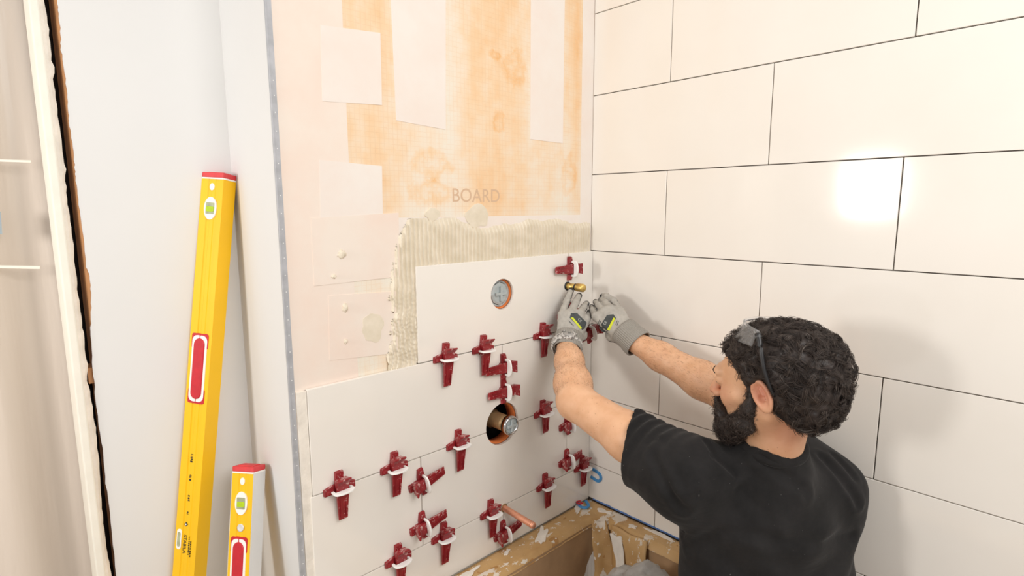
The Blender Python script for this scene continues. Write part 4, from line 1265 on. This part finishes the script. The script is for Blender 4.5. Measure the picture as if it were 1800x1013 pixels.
# ribbed collar
nx = vnorm(hw(-0.03, 0, -0.03)-NB); c1 = vnorm(np.cross(nx, BX)); c2 = np.cross(nx, c1)
cen = NB+nx*0.080+BY*0.004
cth = np.linspace(0, 2*np.pi, 49)
path = np.stack([cen+c1*np.cos(t)*0.0665+c2*np.sin(t)*0.0665 for t in cth])
o = tube('collar', path, 0.0095, 'shirt', person, 10); o.parent = shirt; o.matrix_parent_inverse = Matrix()
KL = HIP-BX*0.13+BY*0.13-BZ*0.30; KR = HIP+BX*0.055+BY*0.13-BZ*0.30
zf = 0.235
KL[2] = zf; KR[2] = zf
AL = KL-BY*0.38; AR = KR-BY*0.38; AL[2] = AR[2] = 0.222
def sd_pants(P):
    d = sd_ell(P, HIP-BZ*0.05, (0.165, 0.125, 0.13), BB)
    for s, K, A in ((-1, KL, AL), (1, KR, AR)):
        d = smin(d, sd_cone(P, HIP+BX*s*0.085-BZ*0.08, K, 0.085, 0.066), 0.04)
        d = smin(d, sd_cone(P, K, A, 0.064, 0.052), 0.03)
    d += 0.003*wig(P, 45)
    return d
pr = np.stack([HIP, KL, KR, AL, AR])
V, F = surface_net(sd_pants, pr.min(0)-0.2, pr.max(0)+0.2, 0.009)
child('trousers', V, F, 'trouser')

# ------------------------------------------------------------------ gloves
def glove(W_, K_, back, fingers, thumb, side, label):
    """W_ wrist, K_ middle knuckle, back: direction the back of the hand faces; fingers: chains base-middle-tip"""
    A = vnorm(K_-W_); Nn = vnorm(back-A*(back@A)); B = np.cross(A, Nn)      # B: across
    Bt = B*side                                                             # towards the thumb
    L = np.linalg.norm(K_-W_)
    chains = [([np.asarray(p) for p in ch_], list(r_)) for ch_, r_ in fingers]
    p0 = W_+A*0.03+Bt*0.020-Nn*0.010
    t1 = W_+A*0.055+Bt*0.036-Nn*0.026
    t2 = t1+vnorm(A*0.7-Nn*0.9+Bt*0.1)*0.034
    t3 = t2+vnorm(A*0.9-Nn*0.5-Bt*0.3)*0.028
    chains.append(([p0, t1, t2, t3], [0.017, 0.0145, 0.0120, 0.0095]))
    HBm = np.stack([A, B, Nn])
    def f(P):
        d = sd_ell(P, W_+A*L*0.20, (L*0.40, 0.031, 0.022), HBm)
        for pts, rs in chains[:4]:
            o_ = (pts[0]-W_)@B
            d = smin(d, sd_cone(P, W_+B*o_*0.45+A*0.012-Nn*0.002, pts[0]-A*0.004, 0.0175, 0.0150), 0.016)
        for pts, rs in chains: d = smin(d, sd_chain(P, pts, rs, 0.004), 0.002)
        d = smin(d, sd_cone(P, p0, t1, 0.017, 0.0145), 0.012)
        return d+0.0006*wig(P, 260)
    allp = np.concatenate([np.array(c[0]) for c in chains]+[W_[None], K_[None]])
    V, F = surface_net(f, allp.min(0)-0.05, allp.max(0)+0.05, 0.0019)
    o = child(label, V, F, 'glove')
    N = vnormals(V, F)
    # black coating on the palm side and round the fingertips
    q = (V-W_)@HBm.T
    coat = np.clip(0.5+(0.12-(N@Nn))*1.5, 0, 1)
    for pts, rs in chains[:4]:
        base, tip = pts[0], pts[-1]; dirn = vnorm(pts[-1]-pts[-2])
        dmin = np.min([np.linalg.norm(V-(pts[k_]+(pts[k_+1]-pts[k_])*t_), axis=1) for k_ in range(len(pts)-1) for t_ in (0.0, 0.33, 0.66, 1.0)], axis=0)
        on = (dmin < 0.0125) & (((V-base)@vnorm(tip-base)) > 0.012)
        coat = np.maximum(coat, np.where(on, np.clip(0.5+(0.52-(N@Nn))*1.5, 0, 1), 0))
        coat = np.maximum(coat, np.minimum(np.clip(0.5+(0.0150-np.linalg.norm(V-tip, axis=1))/0.006, 0, 1), np.clip(0.5+(((V-tip)@dirn)+0.0035)/0.006, 0, 1)))
    coat[q[:, 0] < 0.012] = 0
    attr(o.data, 'coat', coat)
    return o, A, Bt, Nn, L, f, chains
def rib_cuff(C0, C1, r0, r1, m, parent, name='cuff', ribs=44, amp=0.0011, elong=(1.0, 1.0), up=None):
    A = vnorm(C1-C0); u = up if up is not None else np.array([0, 0, 1.0]); u = vnorm(u-A*(u@A)); w = np.cross(A, u)
    n, k = ribs*4, 12
    V, F = [], []
    for j in range(k+1):
        s = j/k; c = C0+(C1-C0)*s
        for i in range(n):
            t = 2*math.pi*i/n
            r = r0+(r1-r0)*s+amp*math.cos(ribs*t)+0.0008*math.sin(s*9)
            V.append(c+w*math.cos(t)*r*elong[0]+u*math.sin(t)*r*elong[1])
    for j in range(k):
        for i in range(n): F.append((j*n+i, j*n+(i+1) % n, (j+1)*n+(i+1) % n, (j+1)*n+i))
    o = link(name, mesh_from(name, V, F, True), m); o.parent = parent
    md = o.modifiers.new('thick', 'SOLIDIFY'); md.thickness = 0.002
    return o
def project(f, p, d, steps=24):
    """slide p against direction d until it meets the glove surface"""
    p0 = p; p = p+d*0.03
    for _ in range(steps):
        s = float(f(p[None])[0]); p = p-d*s*0.9
        if abs(s) < 2e-4: break
        if (p0-p)@d > 0.025: return p0-d*0.004
    return p
def decal(poly, A, Bt, Nn, c, f, m, parent, h=0.0006, name='emblem', sub=7):
    """a printed patch that follows the back of the glove; poly in (along A, along B)"""
    bm = bmesh.new()
    vs = [bm.verts.new((x, y, 0)) for x, y in poly]; bm.faces.new(vs)
    bmesh.ops.triangulate(bm, faces=bm.faces[:])
    bmesh.ops.subdivide_edges(bm, edges=bm.edges[:], cuts=sub, use_grid_fill=True)
    for v in bm.verts:
        p = c+A*v.co.x+Bt*v.co.y
        v.co = Vector(project(f, p, Nn)+Nn*h)
    bmesh.ops.recalc_face_normals(bm, faces=bm.faces)
    o = link(name, bm_mesh(bm, name, True), m); o.parent = parent
    return o
toC = lambda p: vnorm(CAM-p)
def fing(pts, rs=(0.0122, 0.0112, 0.0092)): return [pt(*p) for p in pts], rs
def emblem(f, parent, cpx, depth, hexa, bar, stripes, ce, ce_rot):
    """printed badge on the back of the hand: hexagon, lime bar, CE mark, side stripes (outlines in mm-like units)"""
    c = pt(*cpx, depth); Nn = toC(c); k = depth/FPX
    X = vnorm(CR-Nn*(CR@Nn)); Y = -np.cross(Nn, X)*-1
    Y = np.cross(Nn, X)
    T = lambda P: [(x*k, -y*k) for x, y in P]
    decal(T(hexa), X, Y, Nn, c, f, 'badge', parent, 0.0006)
    decal(T(bar), X, Y, Nn, c, f, 'lime', parent, 0.0011, 'emblem_bar', 3)
    for st in stripes:
        decal(T(st), X, Y, Nn, c, f, 'badge', parent, 0.0006, 'emblem_stripe', 2)
    me = text_mesh('CE', 0.0105, 0.0)
    ca, sa = math.cos(ce_rot), math.sin(ce_rot)
    for v in me.vertices:
        x, y = v.co.x*ca-v.co.y*sa+ce[0]*k, v.co.x*sa+v.co.y*ca-ce[1]*k
        v.co = Vector(project(f, c+X*x+Y*y, Nn)+Nn*0.0012)
    o = link('emblem_lettering', me, 'badgelight'); o.parent = parent
# left glove: fingers reach into the corner, little finger stretched up along the wall
KLh = pt(1012, 550, 1.755)
lg, A, Bt, Nn, L, f, ch = glove(WL, KLh, toC(KLh)+np.array([-0.05, 0.0, 0.1]), [
    fing([(989, 552, 1.745), (996, 530, 1.775), (1003.5, 511, 1.805)], (0.0128, 0.0112, 0.0094)),
    fing([(1005, 547, 1.742), (1012, 532, 1.770), (1018, 520, 1.798)], (0.0128, 0.0118, 0.0100)),
    fing([(1020, 550, 1.746), (1027, 540, 1.775), (1031, 534, 1.805)], (0.0126, 0.0114, 0.0096)),
    fing([(1031, 560, 1.752), (1037, 553, 1.785), (1036, 549, 1.812)], (0.0124, 0.0112, 0.0094))],
    None, 1, 'glove')
lg['label'] = 'left glove with little finger stretched towards the brass stub'
HEXL = [(-12.4, -14.3), (-1.9, -14.3), (14.9, 2.5), (11.2, 12.4), (6.8, 14.9), (-14.9, -6.2)]
emblem(f, lg, (1016.5, 565), 1.735, HEXL, [(-13, -6.4), (-8.7, -6.8), (6.2, 11.6), (4.0, 14.0)],
       [[(-17+d, -1+d), (-16.2+d, -1.4+d), (-10+d, 5.6+d), (-10.8+d, 6.2+d)] for d in (0, 2.2)], (2.5, -2.0), -0.85)
c0 = WL-vnorm(WL-EL)*0.022; c1 = WL+A*0.034
rib_cuff(c0, c1, 0.0365, 0.0365, 'cuff', lg, elong=(1.08, 0.9), up=Nn)
# right glove: hand arched against the right wall
KRh = pt(1068, 547, 1.735)
rg, A2, Bt2, Nn2, L2, f2, ch2 = glove(WR, KRh, toC(KRh)+np.array([0.02, 0.0, 0.12]), [
    fing([(1088, 545, 1.735), (1078, 529, 1.765), (1066, 521, 1.785), (1059, 521, 1.800)], (0.0128, 0.0112, 0.0100, 0.0090)),
    fing([(1073, 542, 1.730), (1064, 532, 1.765), (1057, 527, 1.795)], (0.0126, 0.0114, 0.0096)),
    fing([(1060, 546, 1.732), (1052, 537, 1.768), (1047, 531, 1.800)], (0.0126, 0.0112, 0.0094)),
    fing([(1047, 555, 1.740), (1042, 546, 1.775), (1040, 540, 1.805)], (0.0124, 0.0110, 0.0092))],
    None, -1, 'glove')
rg['label'] = 'right glove held against the tiled right wall'
HEXR = [(0, -14.9), (11.2, -16.2), (15.5, -9.3), (0, 14.9), (-7.5, 15.5), (-14.3, 8.1)]
emblem(f2, rg, (1067, 569), 1.715, HEXR, [(11.4, -10.6), (14.0, -8.6), (4.2, 12.4), (0, 10.6)],
       [[(-17+d, 3+d*0.7), (-16+d, 3.3+d*0.7), (-12+d, -6.6+d*0.7), (-13+d, -7+d*0.7)] for d in (0, 2.2)]+[[(14.5+d, 2+d*0.7), (15.3+d, 2.3+d*0.7), (18+d, -5+d*0.7), (17.2+d, -5.4+d*0.7)] for d in (0, 2.0)], (-3.0, -1.0), 1.1)
c0 = WR-vnorm(WR-ER)*0.030; c1 = WR+A2*0.040
rib_cuff(c0, c1, 0.0395, 0.0370, 'cuff', rg, elong=(1.08, 0.9), up=Nn2)
# watch over the left cuff
wc = WL-vnorm(WL-EL)*0.004
wa = vnorm(WL-EL); wn = vnorm(Nn-wa*(Nn@wa)); wb = np.cross(wa, wn)
wt = empty('wristwatch', wc); tag(wt, 'patterned grey wristwatch worn over the left glove cuff', 'watch')
fr = Matrix((Vector(wb), Vector(wa), Vector(wn))).transposed().to_4x4(); fr.translation = Vector(wc)
wt.matrix_world = fr
n = 48; V, F = [], []
for j, y in enumerate((-0.013, -0.011, 0.011, 0.013)):
    for i in range(n):
        t = 2*math.pi*i/n; r = 0.0405+(0.0022 if j in (1, 2) else 0.0)
        V.append((r*1.08*math.cos(t), y, r*0.92*math.sin(t)))
for j in range(3):
    for i in range(n): F.append((j*n+i, j*n+(i+1) % n, (j+1)*n+(i+1) % n, (j+1)*n+i))
o = link('strap', mesh_from('strap', V, F, True), 'camo', wt); md = o.modifiers.new('t', 'SOLIDIFY'); md.thickness = 0.0025
for nm, me, m, dz in (('case', lathe_mesh([(0, 0.034), (0.021, 0.034), (0.0225, 0.038), (0.021, 0.0445), (0.0165, 0.0455), (0.0160, 0.0435), (0, 0.0435)], 32), 'camo', 0),
                      ('dial', lathe_mesh([(0, 0.0440), (0.0158, 0.0440), (0.0158, 0.0430), (0, 0.0430)], 32), 'dial', 0),
                      ('crown', lathe_mesh([(0, 0.0), (0.003, 0.0), (0.003, 0.005), (0, 0.005)], 12), 'camo', 0)):
    o = link(nm, me, m, wt); o.location = (0.004, 0.0, 0.0005)
    if nm == 'crown': o.location = (0.025, 0, 0.0405); o.rotation_euler = (0, math.pi/2, 0)
box('watch_hand', (-0.0006, 0, 0.0422), (0.0006, 0.011, 0.0427), 'badge', wt).location = (0.004, 0, 0.0024)
box('watch_hand', (0, -0.0006, 0.0424), (0.008, 0.0006, 0.0429), 'badge', wt).location = (0.004, 0, 0.0024)

# ------------------------------------------------------------------ safety glasses pushed up on the hair
gl = empty('safety_glasses', HO+HU*0.08); tag(gl, 'clear safety glasses with dark temples pushed up into the hair', 'glasses')
GI = Matrix.Translation(-Vector(gl.location))
def gchild(o): o.parent = gl; o.matrix_parent_inverse = GI; return o
for s in (1, -1):
    P = [hw(-0.036, s*0.088, -0.014), hw(-0.032, s*0.098, 0.006), hw(-0.025, s*0.102, 0.040), hw(-0.021, s*0.098, 0.072), hw(-0.016, s*0.091, 0.093), hw(-0.013, s*0.086, 0.103)]
    P = np.array(P); t = np.linspace(0, 1, len(P)); tt = np.linspace(0, 1, 24)
    P = np.stack([np.interp(tt, t, P[:, i]) for i in range(3)], 1)
    for _ in range(3): P[1:-1] = (P[:-2]+2*P[1:-1]+P[2:])/4
    gchild(tube('temple', P, np.interp(tt, [0, 0.4, 0.8, 1], [0.0032, 0.0042, 0.0060, 0.0066]), 'black', None, 8))
    h = [hw(-0.018, s*0.093, 0.084), hw(-0.015, s*0.089, 0.097), hw(-0.010, s*0.082, 0.106)]
    gchild(tube('hinge', h, [0.0060, 0.0066, 0.0055], 'clear', None, 8))
def lens_mesh():
    V, F = [], []; nu, nv = 24, 8
    for i in range(nu+1):
        u = -1+2*i/nu
        for j in range(nv+1):
            w = j/nv
            l = u*0.082; drop = 0.040*(1-0.22*abs(u))*(0.55 if abs(u) < 0.12 else 1.0)
            f0 = -0.010+0.050*(1-u*u); z0 = 0.106+0.010*(1-u*u)
            V.append(hw(f0+w*drop*(0.30+0.45*(1-u*u)), l*(1+0.10*w), z0-w*drop*0.85))
    for i in range(nu):
        for j in range(nv): A = i*(nv+1)+j; F.append((A, A+1, A+nv+2, A+nv+1))
    return mesh_from('lens', V, F, True)
o = gchild(link('lens', lens_mesh(), 'clear')); md = o.modifiers.new('t', 'SOLIDIFY'); md.thickness = 0.0022
us = np.linspace(-1, 1, 25)
P = np.stack([hw(-0.011+0.050*(1-u*u), u*0.083, 0.107+0.010*(1-u*u)) for u in us])
gchild(tube('brow_bar', P, 0.0032, 'clear', None, 8))
